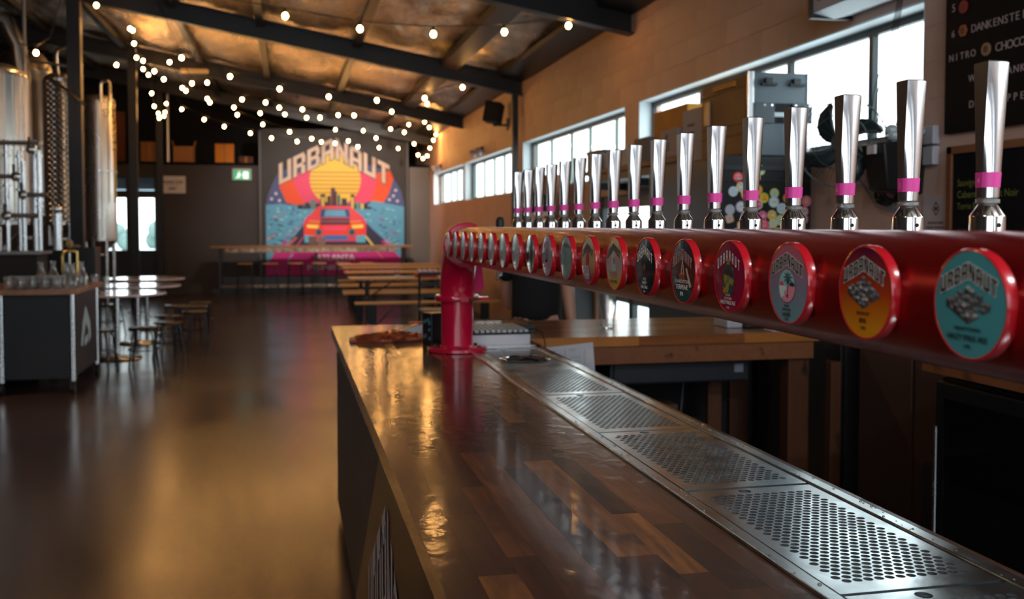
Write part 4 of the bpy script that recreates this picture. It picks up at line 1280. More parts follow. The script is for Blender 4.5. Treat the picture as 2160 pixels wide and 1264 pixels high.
t = thing('brown_cabinet', (3.0, 4.15, 0), 'dark brown cabinet in shadow between the bench and the counter wing', 'cabinet')
MB().box(2.95, 3.36, 3.75, 4.72, .02, 1.02).build('body', mat('brown_cabinet_paint', c(64, 46, 40), .6), t, bevel=.004, smooth=False)
MB().box(2.935, 2.95, 3.77, 4.22, .08, .98).build('door', mat('brown_cabinet_door', c(70, 50, 43), .55), t, bevel=.003, smooth=False)
MB().box(2.935, 2.95, 4.25, 4.70, .08, .98).build('door', mat('brown_cabinet_door', c(70, 50, 43), .55), t, bevel=.003, smooth=False)
t = thing('timber_post', (2.86, 4.86, 0), 'thin brown timber upright beside the counter wing leg', 'post')
MB().box(2.83, 2.89, 4.80, 4.86, 0, .88).build('plank', W_POST, t, bevel=.003, smooth=False)
t = thing('wine_glass', (2.70, 3.66, .72), 'dark stem glass glinting in the shadow beside the fridge', 'glass')
MB().lathe([(.03, .60), (.004, .605), (.004, .69), (.02, .70), (.034, .73), (.036, .77), (.028, .81)], (2.72, 3.68, 0), 20, cap=False).build('bowl', M_GLASS, t)
MB().box(2.64, 2.80, 3.60, 3.74, .0, .598).build('stand', M_BLACKM, t, smooth=False)
t = thing('green_bottle_crate', (2.62, 2.9, .5), '', '')
bpy.data.objects.remove(t)

# ------------------------------------------------------------------ tall black fridge with sticker collage
t = thing('sticker_fridge', (3.05, 6.6, 0), 'tall black fridge with its side covered in round beer stickers', 'fridge')
MB().box(2.74, 3.37, 6.0, 7.25, .03, 2.06).build('cabinet', mat('tall_fridge_black', c(26, 27, 29), .45), t, bevel=.006, smooth=False)
MB().box(2.70, 2.738, 6.02, 7.23, .10, 2.04).build('door', M_FR, t, bevel=.004, smooth=False)
for (z0, z1) in ((1.97, 2.0), (1.90, 1.905)):
    MB().box(2.75, 3.36, 5.992, 6.0, z0, z1).build('vent_strip', mat('fridge_trim', c(50, 52, 56), .4), t, smooth=False)
q = random.Random(21)
fr = ((2.74, 5.9985, 1.30), (1, 0, 0), (0, 0, 1))
cols = [c(226, 230, 70), c(240, 236, 244), c(186, 220, 222), c(248, 70, 44), c(244, 176, 70), c(210, 194, 226), c(206, 230, 196), c(250, 146, 156), c(240, 70, 150), c(226, 232, 240), c(196, 196, 206), c(236, 226, 150)]
SM = [mat('sticker_%d' % i, cc, .4) for i, cc in enumerate(cols)]
pts = []
tries = 0
while len(pts) < 78 and tries < 6000:
    tries += 1
    a = q.uniform(.04, .60); b = q.uniform(-.12, .68)
    if b > .60 - .25 * abs(a - .15) and a > .28: continue
    if all((a - x) ** 2 + (b - y) ** 2 > .051 ** 2 for x, y in pts): pts.append((a, b))
for i, (a, b) in enumerate(pts):
    r = q.uniform(.031, .037); k = q.randrange(len(cols)); k2 = q.randrange(len(cols)); k3 = q.randrange(len(cols))
    m = MB()
    o0 = .0003 + .00025 * (i % 8)
    if q.random() < .12:
        m.poly([(a + r * 1.1 * math.cos(j * PI / 4 + .3) * (1 if j % 2 else .75), b + r * 1.1 * math.sin(j * PI / 4 + .3) * (1 if j % 2 else .75)) for j in range(8)], fr, o0, 0)
    else:
        m.disc(a, b, r, fr, o0, 0, 22)
    m.disc(a, b, r * .78, fr, o0 + .00006, 1, 18); m.disc(a + q.uniform(-.006, .006), b, r * .38, fr, o0 + .00012, 2, 10)
    m.poly([(a - r * .6, b - r * .1), (a + r * .6, b - r * .02), (a + r * .6, b + r * .18), (a - r * .6, b + r * .1)], fr, o0 + .00018, 0)
    m.build('sticker', [SM[k], SM[k2], SM[k3]], t, smooth=False, recalc=False)

# road cases stacked on the fridge
CZ = 2.065
t = thing('road_case', (3.1, 6.4, CZ), 'large grey road case with a brown end, on top of the sticker fridge', 'case')
M_CASE = mat('case_grey', c(96, 108, 116), .5); M_CASEB = mat('case_brown', c(150, 104, 52), .55, var=(3, c(120, 80, 40)))
MB().box(2.935, 3.365, 6.02, 6.78, CZ + .003, CZ + .545).build('shell', M_CASE, t, bevel=.006, smooth=False)
MB().box(2.925, 2.936, 6.06, 6.76, CZ + .02, CZ + .53).build('end_panel', M_CASEB, t, bevel=.002, smooth=False)
for z0, z1 in ((CZ + .455, CZ + .463), (CZ + .215, CZ + .222), (CZ + .15, CZ + .155)):
    MB().box(2.918, 2.926, 6.06, 6.76, z0, z1).build('seam_strip', M_BLACK, t, smooth=False)
MB().box(2.912, 2.926, 6.20, 6.55, CZ + .475, CZ + .512).build('label_plate', mat('amber_label', c(216, 140, 40), .5), t, bevel=.003, smooth=False)
MB().box(2.912, 2.926, 6.61, 6.70, CZ + .25, CZ + .42).build('latch_plate', mat('latch_plate', c(170, 150, 120), .4, .4), t, bevel=.003, smooth=False)
MB().box(2.922, 2.962, 6.010, 6.03, CZ + .005, CZ + .55).build('edge_rail', M_SATIN, t, bevel=.004, smooth=False)
MB().box(3.345, 3.372, 6.010, 6.03, CZ + .005, CZ + .55).build('edge_rail', M_SATIN, t, bevel=.004, smooth=False)
for x0 in (3.02, 3.22):
    m = MB(); m.box(x0 - .01, x0 + .10, 5.985, 6.019, CZ + .455, CZ + .475); m.box(x0 + .01, x0 + .06, 5.975, 6.019, CZ + .465, CZ + .505)
    m.build('catch', mat('catch_dark', c(40, 44, 48), .4), t, bevel=.003, smooth=False)
for x0, x1 in ((2.96, 3.105), (3.235, 3.375)):
    o = MB().box(x0, x1, 6.0, 6.019, CZ + .215, CZ + .345).build('bracket', mat('bracket_grey', c(74, 84, 92), .45), t, bevel=.002, smooth=False)
    for xx in (x0 + .02, (x0 + x1) / 2, x1 - .02):
        MB().cyl((xx, 5.996, CZ + .33), (xx, 6.001, CZ + .33), .006, n=8).build('rivet', M_CHROME, o, local=True)
MB().box(3.105, 3.235, 6.014, 6.0195, CZ + .215, CZ + .345).build('handle_recess', M_BLACKM, t, smooth=False)
MB().box(3.105, 3.235, 6.006, 6.0145, CZ + .255, CZ + .285).build('handle', mat('pale_handle', c(196, 206, 212), .4), t, bevel=.003, smooth=False)
MB().tube([(3.17, 5.99, CZ + .25), (3.19, 5.985, CZ + .12), (3.20, 5.982, CZ - .02), (3.205, 5.98, CZ - .16)], .006, 8).build('strap', mat('lilac_strap', c(150, 130, 160), .6), t)

# wall shelf with boxes, beyond the fridge
t = thing('wall_shelf', (3.2, 9.0, 2.10), 'long brown timber shelf over the glazed side door', 'shelf')
MB().box(2.98, 3.39, 7.27, 9.85, 2.115, 2.16).build('shelf_board', W_PLAIN, t, bevel=.003, smooth=False)
MB().box(3.0, 3.39, 7.27, 9.8, 2.04, 2.114).build('support_beam', M_BLACK, t, smooth=False)
for y in (7.5, 8.7, 9.75):
    MB().box(3.1, 3.39, y - .02, y + .02, 1.97, 2.04).build('bracket', M_DARKALU, t, smooth=False)
SZ = 2.161
t = thing('plywood_box', (3.2, 7.7, SZ), 'tall orange plywood panel box on the shelf left of the road case', 'box')
MB().box(3.03, 3.36, 7.29, 8.02, SZ + .001, SZ + .40).build('panel', mat('ply_orange', c(222, 150, 40), .6, var=(3, c(196, 124, 30))), t, bevel=.004, smooth=False)
t = thing('paper_carton', (3.0, 7.55, SZ), 'white carton printed with a dark emblem, in front of the plywood box', 'carton')
MB().box(2.985, 3.025, 7.36, 7.74, SZ + .001, SZ + .22).build('carton', mat('mauve_card', c(176, 166, 172), .6), t, bevel=.003, smooth=False)
m = MB(); fr = ((2.984, 7.60, SZ + .11), (0, -1, 0), (0, 0, 1)); 
m.poly([(-.035, .05), (0, .015), (.035, .05), (0, .085)], fr, .001, 0)
for b in (-.01, -.035, -.06): m.poly([(-.06, b), (.07, b), (.07, b + .012), (-.06, b + .012)], fr, .001, 0)
m.build('printed_emblem', mat('print_grey', c(96, 90, 98), .6), t, smooth=False, recalc=False)
t = thing('folded_carton', (2.99, 7.2, SZ), 'upright pale carton with two lines of print between box and road case', 'carton')
MB().box(2.99, 3.028, 6.86, 7.28, SZ - .09, SZ + .33).build('carton', mat('pale_card', c(190, 186, 194), .6), t, bevel=.003, smooth=False)
m = MB(); fr = ((2.989, 7.10, SZ + .2), (0, -1, 0), (0, 0, 1))
for b in (0, -.06): m.poly([(-.08, b), (.06, b), (.06, b + .02), (-.08, b + .02)], fr, .001, 0)
m.build('print', mat('print_grey', c(96, 90, 98), .6), t, smooth=False, recalc=False)
t = thing('grey_carton', (3.1, 8.2, SZ), 'small grey carton on the shelf left of the plywood box', 'carton')
MB().box(3.0, 3.2, 8.05, 8.42, SZ + .001, SZ + .21).build('carton', mat('grey_card', c(120, 122, 130), .7), t, bevel=.003, smooth=False)
t = thing('storage_tub', (3.1, 9.0, SZ), 'long pale plastic tub on the shelf above the taps', 'tub')
MB().box(3.0, 3.3, 8.60, 9.25, SZ + .001, SZ + .15).build('tub', mat('tub_grey', c(160, 168, 178), .5), t, bevel=.006, smooth=False)
t = thing('lidded_box', (3.05, 9.6, SZ), 'small black topped box at the left end of the shelf', 'box')
MB().box(3.0, 3.25, 9.40, 9.84, SZ + .001, SZ + .17).build('body', mat('lidded_box_grey', c(96, 98, 104), .5), t, smooth=False)  # plain mid grey body
MB().box(2.99, 3.26, 9.38, 9.85, SZ + .17, SZ + .20).build('lid', M_BLACK, t, bevel=.004, smooth=False)

t = thing('dark_door_filler', (3.3, 11.3, 0), 'waist high black cooler with steel edges, added for the dark end of the side door', 'filler')
MB().box(3.16, 3.385, 10.84, 11.85, .02, 1.42).build('cabinet', M_BLACK, t, bevel=.006, smooth=False)  # added black box, stands in for the dark door leaf
for y in (10.86, 11.35, 11.83):
    MB().box(3.148, 3.162, y - .02, y + .02, .04, 1.40).build('steel_edge', mat('edge_steel', c(110, 124, 130), .4, .5), t, smooth=False)
# clutter on the wall seen between the far handles
t = thing('wall_panel_box', (3.3, 12.1, 1.6), 'red brown panel box on the wall behind the far handles', 'box')
MB().box(3.12, 3.39, 11.86, 12.30, 1.72, 2.24).build('case', mat('red_brown', c(150, 96, 76), .6), t, bevel=.004, smooth=False)
t = thing('hanging_banner', (3.35, 11.4, 1.6), 'small teal and magenta pennant hanging beside the side door', 'pennant')
m = MB(); fr = ((3.375, 11.62, 1.66), (0, -1, 0), (0, 0, 1))
m.poly([(0, 0), (.26, 0), (.26, .54), (0, .54)], fr, 0, 0, .004)
for k in range(5): m.poly([(.0, .06 + .1 * k), (.26, .11 + .1 * k), (.26, .15 + .1 * k), (0, .10 + .1 * k)], fr, .001 + k * 1e-4, 1)
m.build('cloth', [mat('teal_cloth', c(70, 160, 160), .7), M_HOTPINK], t, smooth=False)
for (ya, yb, za, zb, cc, lab) in ((12.5, 12.9, 1.72, 2.02, (30, 30, 34), 'black jacket hanging on the wall behind the fourth handle'), (13.0, 13.5, 1.78, 2.0, (176, 140, 128), 'pinkish cloth hanging on the wall behind the far handles')):
    t = thing('hanging_cloth', (3.36, (ya + yb) / 2, 1.7), lab, 'cloth')
    m = MB(); V = []; F = []
    for i in range(9):
        for j in range(6):
            V.append((3.34 + .03 * math.sin(i * 1.9 + j * .3), ya + (yb - ya) * i / 8, za - .5 + (zb - za + .5) * j / 5))
    for i in range(8):
        for j in range(5): a = i * 6 + j; F.append((a, a + 1, a + 7, a + 6))
    m.add(V, F); o = m.build('fabric', mat('cloth_%d' % cc[0], c(*cc), .9), t); sd = o.modifiers.new('thick', 'SOLIDIFY'); sd.thickness = .01
    MB().cyl((3.34, (ya + yb) / 2, zb - .01), (3.394, (ya + yb) / 2, zb + .01), .01, n=8).build('hook', M_CHROME, t)

# wall fan
t = thing('wall_fan', (3.1, 5.1, 2.06), 'black industrial wall fan with bare blades against the window', 'fan')
ax = Vector((-.62, -.78, .05)).normalized(); o0 = Vector((3.08, 5.15, 2.08))
e1 = ax.cross(Vector((0, 0, 1))).normalized(); e2 = e1.cross(ax)
FM = Matrix(((e1.x, e2.x, ax.x, o0.x), (e1.y, e2.y, ax.y, o0.y), (e1.z, e2.z, ax.z, o0.z), (0, 0, 0, 1)))
m = MB(FM)
for rr_, zz in ((.25, .05), (.25, -.05), (.15, .065), (.15, -.07)):
    m.tube([(rr_ * math.cos(a * PI / 18), rr_ * math.sin(a * PI / 18), zz) for a in range(36)], .0028, 6, closed=True)
for a in range(20):
    t_ = a * PI / 10
    m.tube([(.05 * math.cos(t_), .05 * math.sin(t_), .07), (.15 * math.cos(t_), .15 * math.sin(t_), .065), (.25 * math.cos(t_), .25 * math.sin(t_), .05), (.25 * math.cos(t_), .25 * math.sin(t_), -.05), (.15 * math.cos(t_), .15 * math.sin(t_), -.07), (.05 * math.cos(t_), .05 * math.sin(t_), -.08)], .0014, 5)
m.build('wire_guard', mat('guard_wire', c(60, 74, 76), .4, .5), t)
for b in range(4):
    M2 = FM @ Matrix.Rotation(b * PI / 2 + .5, 4, 'Z')
    mb = MB(M2); V = []; F = []
    for i in range(10):
        r = .045 + .19 * i / 9; sw = .75 * (r / .23) ** 1.6; hw = (.026 + .030 * math.sin(PI * i / 10.0)) / r * (1 if i < 9 else .4)
        for j in range(6):
            s_ = (j / 5 - .5) * 2
            V.append((r * math.cos(sw + s_ * hw), r * math.sin(sw + s_ * hw), s_ * .016))
    for i in range(9):
        for j in range(5): a = i * 6 + j; F.append((a, a + 1, a + 7, a + 6))
    mb.add(V, F); o = mb.build('blade', mat('fan_blade', c(28, 40, 42), .35), t); sd = o.modifiers.new('thick', 'SOLIDIFY'); sd.thickness = .003
MB(FM).cyl((0, 0, -.16), (0, 0, .03), .055, n=24).build('motor', M_BLACK, t)
MB().tube([tuple(o0 - ax * .12), (3.2, 5.25, 2.0), (3.39, 5.25, 2.0)], .02, 10).build('wall_arm', M_BLACK, t)
t = thing('cable_coil', (3.32, 5.0, 1.9), 'coil of black hose hanging on the wall below the fan', 'hose')
m = MB()
for k in range(7):
    R_ = .17 + .012 * k
    m.tube([(3.33 + .015 * math.sin(a + k), 4.99 + R_ * .8 * math.cos(a * PI / 14 + k * .1), 1.92 + R_ * math.sin(a * PI / 14) + .008 * k) for a in range(28)], .007, 6, closed=True)
m.build('coil', M_RUBBER, t)
MB().cyl((3.30, 4.99, 2.08), (3.394, 4.99, 2.08), .012, n=8).build('hook', M_CHROME, t)
t = thing('white_plug_pack', (3.36, 5.45, 1.95), 'small white plug pack dangling among grey wires left of the fan', 'plug')
MB().box(3.30, 3.34, 5.36, 5.42, 1.86, 1.93).build('pack', M_WHITE, t, bevel=.006)
m = MB()
for k in range(5):
    m.tube([(3.33, 5.55 - .03 * k, 2.12 - .02 * k), (3.31, 5.45 - .02 * k, 2.02), (3.32, 5.40 + .01 * k, 1.93 + .01 * k), (3.33, 5.30 - .03 * k, 1.84 - .03 * k), (3.35, 5.05 - .05 * k, 1.72 - .02 * k), (3.37, 4.92, 1.60)], .0035, 5)
m.build('wire', mat('teal_wire', c(90, 112, 118), .5), t)
t = thing('plastic_bin', (3.3, 4.85, 1.95), 'black plastic bin on the wall right of the fan, under the window', 'box')
MB().add([(3.16, 4.82, 1.80), (3.39, 4.83, 1.78), (3.39, 4.98, 1.78), (3.16, 4.99, 1.80), (3.12, 4.80, 2.06), (3.39, 4.80, 2.06), (3.39, 5.02, 2.06), (3.12, 5.02, 2.06)],
         [(0, 3, 2, 1), (4, 5, 6, 7), (0, 1, 5, 4), (1, 2, 6, 5), (2, 3, 7, 6), (3, 0, 4, 7)]).build('bin', M_BLACK, t, bevel=.012)
MB().box(3.105, 3.12, 4.86, 4.93, 2.0, 2.05).build('label', M_WHITE, t, smooth=False)
m = MB(); q = random.Random(9)
for k in range(9): m.sphere((3.2 + q.uniform(-.04, .12), 4.84 + q.uniform(-.08, .08), 2.09 + q.uniform(0, .05)), .04, 8, 6, (1, 1, .8))
m.build('plastic_bag', mat('bag_plastic', c(190, 206, 210), .25, coat=.5), t)
for k, (za, zb, lab) in enumerate(((2.045, 2.145, 'upper white switch box on the wall beside the menu board'), (1.935, 2.035, 'lower white switch box on the wall beside the menu board'))):
    t = thing('switch_box', (3.38, 4.74, za), lab, 'switch', 'switch boxes')
    MB().box(3.35, 3.394, 4.70, 4.79, za, zb).build('box', mat('switch_white', c(186, 184, 192), .5), t, bevel=.006, smooth=False)
t = thing('paper_poster', (3.39, 4.72, 1.6), 'white paper poster with a black diamond emblem below the switch boxes', 'poster')
MB().box(3.388, 3.3935, 4.60, 4.83, 1.44, 1.77).build('sheet', mat('poster_grey', c(196, 182, 182), .7), t, smooth=False)
m = MB(); fr = ((3.3875, 4.715, 1.70), (0, -1, 0), (0, 0, 1))
for (r0, r1) in ((.040, .030),):
    for k in range(4):
        a0, a1 = k * PI / 2, (k + 1) * PI / 2
        m.poly([(r0 * math.cos(a0) * .8, r0 * math.sin(a0)), (r0 * math.cos(a1) * .8, r0 * math.sin(a1)), (r1 * math.cos(a1) * .8, r1 * math.sin(a1)), (r1 * math.cos(a0) * .8, r1 * math.sin(a0))], fr, .001)
m.disc(0, 0, .012, fr, .001)
put_text(m, 'BEVERAGE GUIDE', 0, -.075, .012, fr, .001, width=.13, bold=.0006); put_text(m, 'DRINKS AVAILABLE', 0, -.10, .012, fr, .001, width=.16, bold=.0006); put_text(m, 'TODAY', 0, -.125, .011, fr, .001, bold=.0006)
m.build('print', mat('poster_ink', c(60, 56, 60), .7), t, smooth=False, recalc=False)
m = MB()
for k in range(4):
    m.tube([(3.33, 4.93 + .012 * k, 3.0), (3.32, 4.98 + .02 * k, 2.7), (3.31, 5.10 + .03 * k, 2.30 + .03 * k), (3.31, 5.12 + .04 * k, 2.12)], .0028, 5)
tag(m.build('hanging_wires', M_RUBBER), 'four thin black wires hanging in front of the window above the fan', 'wires')
t = thing('wall_light_unit', (3.2, 5.3, 2.95), 'white wall unit with a dark end above the nearest window', 'heater')
MB().add([(3.12, 4.80, 2.90), (3.26, 4.80, 2.87), (3.394, 4.80, 2.90), (3.394, 4.80, 3.12), (3.12, 4.80, 3.12), (3.12, 5.56, 2.90), (3.26, 5.56, 2.87), (3.394, 5.56, 2.90), (3.394, 5.56, 3.12), (3.12, 5.56, 3.12)],
         [(0, 1, 2, 3, 4), (9, 8, 7, 6, 5), (0, 5, 6, 1), (1, 6, 7, 2), (2, 7, 8, 3), (3, 8, 9, 4), (4, 9, 5, 0)]).build('casing', mat('unit_white', c(196, 200, 206), .4), t, bevel=.006, smooth=False)
MB().box(3.11, 3.394, 5.56, 5.60, 2.87, 3.13).build('end_cap', M_BLACK, t, bevel=.004, smooth=False)
m = MB()
MB().box(3.116, 3.12, 5.2, 5.5, 2.96, 3.0).build('vent_slot', M_BLACK, t, smooth=False)

# menu board with lettering
t = thing('menu_board', (3.38, 3.9, 2.1), 'large black menu board with pale capital letters and beer badges', 'menu board')
MB().box(3.365, 3.394, 2.6, 4.63, 2.088, 3.25).build('board', mat('menu_black', c(13, 13, 16), .7, spec=.25), t, bevel=.002, smooth=False)
fr = ((3.3645, 4.63, 2.088), (0, -1, 0), (0, 0, 1))
MT = mat('menu_letters', c(190, 176, 178), .6)
def line(txt, y_start, z, h, sp, mb):
    a = y_start
    for ch in txt:
        if ch != ' ':
            one = MB(); put_text(one, ch, a, z - 2.088, h, fr, .001, bold=.0012)
            one.build('letter', MT, t, smooth=False, recalc=False)
        a += sp
m = None
line('5', .063, 2.733, .040, .05, m); line('SUCK', .205, 2.78, .040, .052, m)
line('6', .063, 2.60, .036, .05, m); line('DANKENSTEIN', .222, 2.60, .040, .0385, m)
line('NITRO', .052, 2.477, .036, .042, m); line('CHOCO MILK', .40, 2.476, .042, .041, m)
line('WEST DANK IPA', .215, 2.352, .036, .0445, m); line('DRY HOPPED RES', .215, 2.222, .036, .0445, m)
for (a, b, col_, nm) in ((.141, 2.722, c(176, 40, 60), 'red'), (.141, 2.602, c(180, 100, 66), 'orange'), (.317, 2.478, c(160, 140, 104), 'gold')):
    p = (3.3645, 4.63 - a, b)
    m = MB()
    n_ = 6 if nm == 'orange' else 24
    m.disc(a, b - 2.088, .032, fr, .006, 0, n_, depth=.006); m.disc(a, b - 2.088, .018, fr, .0065, 1, 12)
    m.build('menu_badge', [mat('menu_badge_' + nm, col_, .35), mat('menu_badge_core', c(110, 70, 60), .4)], t, smooth=False)
t = thing('chalkboard', (3.38, 3.9, 1.3), 'timber framed chalkboard with yellow green handwriting under the menu board', 'chalkboard')
MB().box(3.372, 3.392, 3.1, 4.56, 1.15, 1.98).build('slate', mat('slate_black', c(14, 15, 19), .8, spec=.25), t, smooth=False)
for (ya, yb, za, zb) in ((3.06, 4.60, 1.98, 2.02), (3.06, 4.60, 1.11, 1.15), (4.56, 4.60, 1.11, 2.02), (3.06, 3.10, 1.11, 2.02)):
    MB().box(3.36, 3.394, ya, yb, za, zb).build('frame_rail', W_PLAIN, t, bevel=.002, smooth=False)
m = MB(); fr = ((3.3715, 4.56, 1.15), (0, -1, 0), (0, 0, 1))
put_text(m, 'Sauvignon', .04, .68, .035, fr, .001, align='L', width=.18); m.build('handwriting', mat('chalk_green', c(130, 140, 60), .8), t, smooth=False, recalc=False); m = MB(); put_text(m, 'Cabernet   Pinot Noir', .04, .62, .036, fr, .001, align='L', width=.44); m.build('handwriting', mat('chalk_green', c(130, 140, 60), .8), t, smooth=False, recalc=False); m = MB(); put_text(m, 'Torrie Rose', .04, .56, .032, fr, .001, align='L', width=.20)
m.build('handwriting', mat('chalk_green', c(130, 140, 60), .8), t, smooth=False, recalc=False)
m = MB(); put_text(m, 'ask our crew', .04, .44, .02, fr, .001, align='L', width=.14); put_text(m, 'for the list', .04, .38, .02, fr, .001, align='L', width=.12)
m.build('handwriting', mat('chalk_blue', c(60, 84, 104), .8), t, smooth=False, recalc=False)

# wall speaker and cameras
t = thing('wall_speaker', (3.2, 15.4, 3.2), 'black wall speaker on a bracket under the sloping roof', 'speaker')
M = Matrix.Translation((3.16, 15.4, 3.37)) @ Matrix.Rotation(.18, 4, 'Y') @ Matrix.Rotation(-.5, 4, 'Z')
MB(M).box(-.125, .125, -.13, .13, -.15, .17).build('cabinet', M_BLACKM, t, bevel=.01, smooth=False)
m = MB(); m.cyl((3.18, 15.4, 3.24), (3.18, 15.4, 3.17), .03, n=10); m.cyl((3.18, 15.4, 3.19), (3.39, 15.4, 3.19), .018, n=10); m.box(3.375, 3.394, 15.35, 15.45, 3.11, 3.30)
m.build('bracket', M_BLACK, t)
for k, (y, z, lab) in enumerate(((17.5, 2.96, 'small twin lamp security light on the wall between windows and roof'), (22.4, 2.95, 'small twin lamp light near the mural end of the block wall'))):
    t = thing('security_light', (3.39, y, z), lab, 'wall light', 'security lights')
    MB().box(3.35, 3.394, y - .08, y + .08, z - .05, z + .05).build('back_plate', M_BLACK, t, bevel=.004)
    for s_ in (-.28, .28):
        mm = MB(); mm.lathe([(.02, 0), (.07, .04), (.085, .10), (.0, .11)], (0, 0, 0), 16)
        mm.v = [tuple(Matrix.Translation((3.33, y + s_, z - .02)) @ Matrix.Rotation(-2.1, 4, 'Y') @ Vector(p)) for p in mm.v]
        mm.build('lamp_head', mat('lamp_head_white', c(150, 150, 160), .4), t)
        MB().cyl((3.36, y, z), (3.33, y + s_ * .9, z - .02), .012, n=8).build('arm', M_BLACK, t)

# ------------------------------------------------------------------ festoon lights
STR = {
 'row along the nearest visible rafter': [(-0.9, 9.6, 3.66), (-0.01, 9.6, 3.56), (0.68, 9.6, 3.47), (1.38, 9.6, 3.45), (2.08, 9.6, 3.5), (2.73, 9.6, 3.59)],
 'run from the tall post towards the back door': [(-2.35, 13.6, 4.40), (-2.16, 14.5, 4.64), (-2.28, 15.9, 4.55), (-2.30, 16.3, 4.60), (-2.38, 17.0, 4.52), (-2.47, 17.9, 4.44), (-2.46, 18.6, 4.50), (-2.50, 18.9, 4.40), (-2.52, 19.75, 4.42)],
 'low run beside the rear post and downpipe': [(-2.55, 20.41, 4.16), (-2.55, 20.74, 3.95), (-2.55, 21.39, 3.88), (-2.56, 21.6, 3.81), (-2.55, 22.34, 3.93), (-2.55, 22.5, 4.03), (-2.55, 22.75, 4.24)],
 'long sagging row under the second rafter': [(-1.39, 14.25, 3.88), (-0.76, 14.25, 3.65), (-0.1, 14.25, 3.5), (0.57, 14.25, 3.41), (1.24, 14.25, 3.38), (1.92, 14.25, 3.43), (2.47, 14.25, 3.6)],
 'short row left of the post, over the tanks': [(-2.59, 16.6, 4.11), (-2.03, 16.6, 4.03), (-1.89, 16.6, 3.91), (-1.8, 16.6, 4.18)],
 'row just behind the second rafter': [(-1.52, 17.2, 3.94), (-1.28, 17.2, 3.96), (-0.73, 17.2, 3.7), (-0.35, 17.2, 3.66), (-0.13, 17.2, 3.58), (0.25, 17.2, 3.56), (0.54, 17.2, 3.43), (1.11, 17.2, 3.48), (1.75, 17.2, 3.56), (2.36, 17.2, 3.71)],
 'row crossing the middle of the bulb cluster': [(-1.79, 18.4, 4.02), (-1.73, 18.4, 3.97), (-1.37, 18.4, 3.84), (-1.33, 18.4, 3.78), (-0.92, 18.4, 3.7), (-0.47, 18.4, 3.61), (-0.04, 18.4, 3.6), (0.34, 18.4, 3.55), (0.9, 18.4, 3.61)],
 'row dipping to the mural lettering': [(-0.91, 19.4, 3.68), (-0.45, 19.4, 3.51), (0.04, 19.4, 3.38), (0.45, 19.4, 3.26), (0.89, 19.4, 3.18), (1.32, 19.4, 3.12)],
 'longest row, hanging lowest in front of the mural': [(-2.02, 20.6, 3.89), (-1.6, 20.6, 3.7), (-1.22, 20.6, 3.57), (-0.72, 20.6, 3.45), (-0.31, 20.6, 3.36), (0.19, 20.6, 3.3), (0.67, 20.6, 3.3), (1.21, 20.6, 3.33), (1.77, 20.6, 3.4), (2.35, 20.6, 3.53), (2.77, 20.6, 3.75)],
 'short row above the right half of the mural': [(0.99, 21.4, 3.63), (1.57, 21.4, 3.62), (2.15, 21.4, 3.67), (2.54, 21.4, 3.77), (2.98, 21.4, 3.72)],
 'loop hanging in the far right corner': [(2.01, 22.6, 3.36), (2.44, 22.6, 3.35), (2.8, 22.6, 3.46), (2.89, 22.6, 3.21), (3.0, 22.6, 3.13), (3.1, 22.6, 3.19), (3.16, 22.6, 3.37), (3.24, 22.6, 3.55), (3.30, 22.6, 3.68)],
 'single bulb over the dimpled tank': [(-3.1, 12.9, 3.69), (-2.82, 12.5, 3.6), (-2.6, 12.2, 3.66)],
}
BR = .028
b_mesh = None
for k, (desc, pts) in enumerate(STR.items()):
    t = thing('festoon_string', pts[0], 'warm festoon string, ' + desc, 'string lights', 'festoon strings')
    ends = [Vector(pts[0]) + Vector((-.35, 0, .22)), Vector(pts[-1]) + Vector((.3, 0, .2))]
    if 'run' in desc: ends = [Vector(pts[0]) + Vector((0, -.3, .15)), Vector(pts[-1]) + Vector((0, .3, .15))]
    P = [ends[0]] + [Vector(p) + Vector((0, 0, .075)) for p in pts] + [ends[1]]
    for p in P:
        p.z = min(p.z, roof_z(p.x) - .02); p.x = min(p.x, 3.38)
    P[0].z = roof_z(P[0].x) - .005; P[-1].z = roof_z(P[-1].x) - .005
    MB().tube(P, .006, 5).build('cable', M_RUBBER, t)
    for i, p in enumerate(pts):
        if desc.startswith('single') and i != 1: continue
        if desc.startswith('row along') and i == 0: continue
        if b_mesh is None:
            b_mesh = MB().lathe([(.001, -BR * 1.1), (BR * .6, -BR * .85), (BR, -.1 * BR), (BR * .85, BR * .6), (BR * .45, BR * 1.1)], (0, 0, 0), 14)
            o = b_mesh.build('bulb', M_BULB, t); bo = o
            so = MB().cyl((0, 0, BR * 1.05), (0, 0, .078), .016, n=8).build('lamp_socket', M_RUBBER, o, local=True)
        else:
            o = bo.copy(); COL.objects.link(o); o.parent = t
            s2 = so.copy(); COL.objects.link(s2); s2.parent = o
        o.location = Vector(p) - WLOC(t)
        if o is bo: pass

for (x, z, lab) in ((.2, 4.1, 'left small black spot housing added behind the rafter for the mural fill'), (2.0, 3.75, 'right small black spot housing added behind the rafter for the mural fill')):
    t = thing('added_spot_housing', (x, 19.70, z + .1), lab, 'spotlight', 'added mural spot housings')  # housings made up to go with the added mural spots
    MB().cyl((x, 19.62, z + .06), (x, 19.72, z + .015), .055, .06, n=16).build('lamp_housing', M_BLACK, t)
    MB().cyl((x, 19.64, z + .06), (x, 19.64, roof_z(x) - .02), .012, n=8).build('stem', M_BLACK, t)

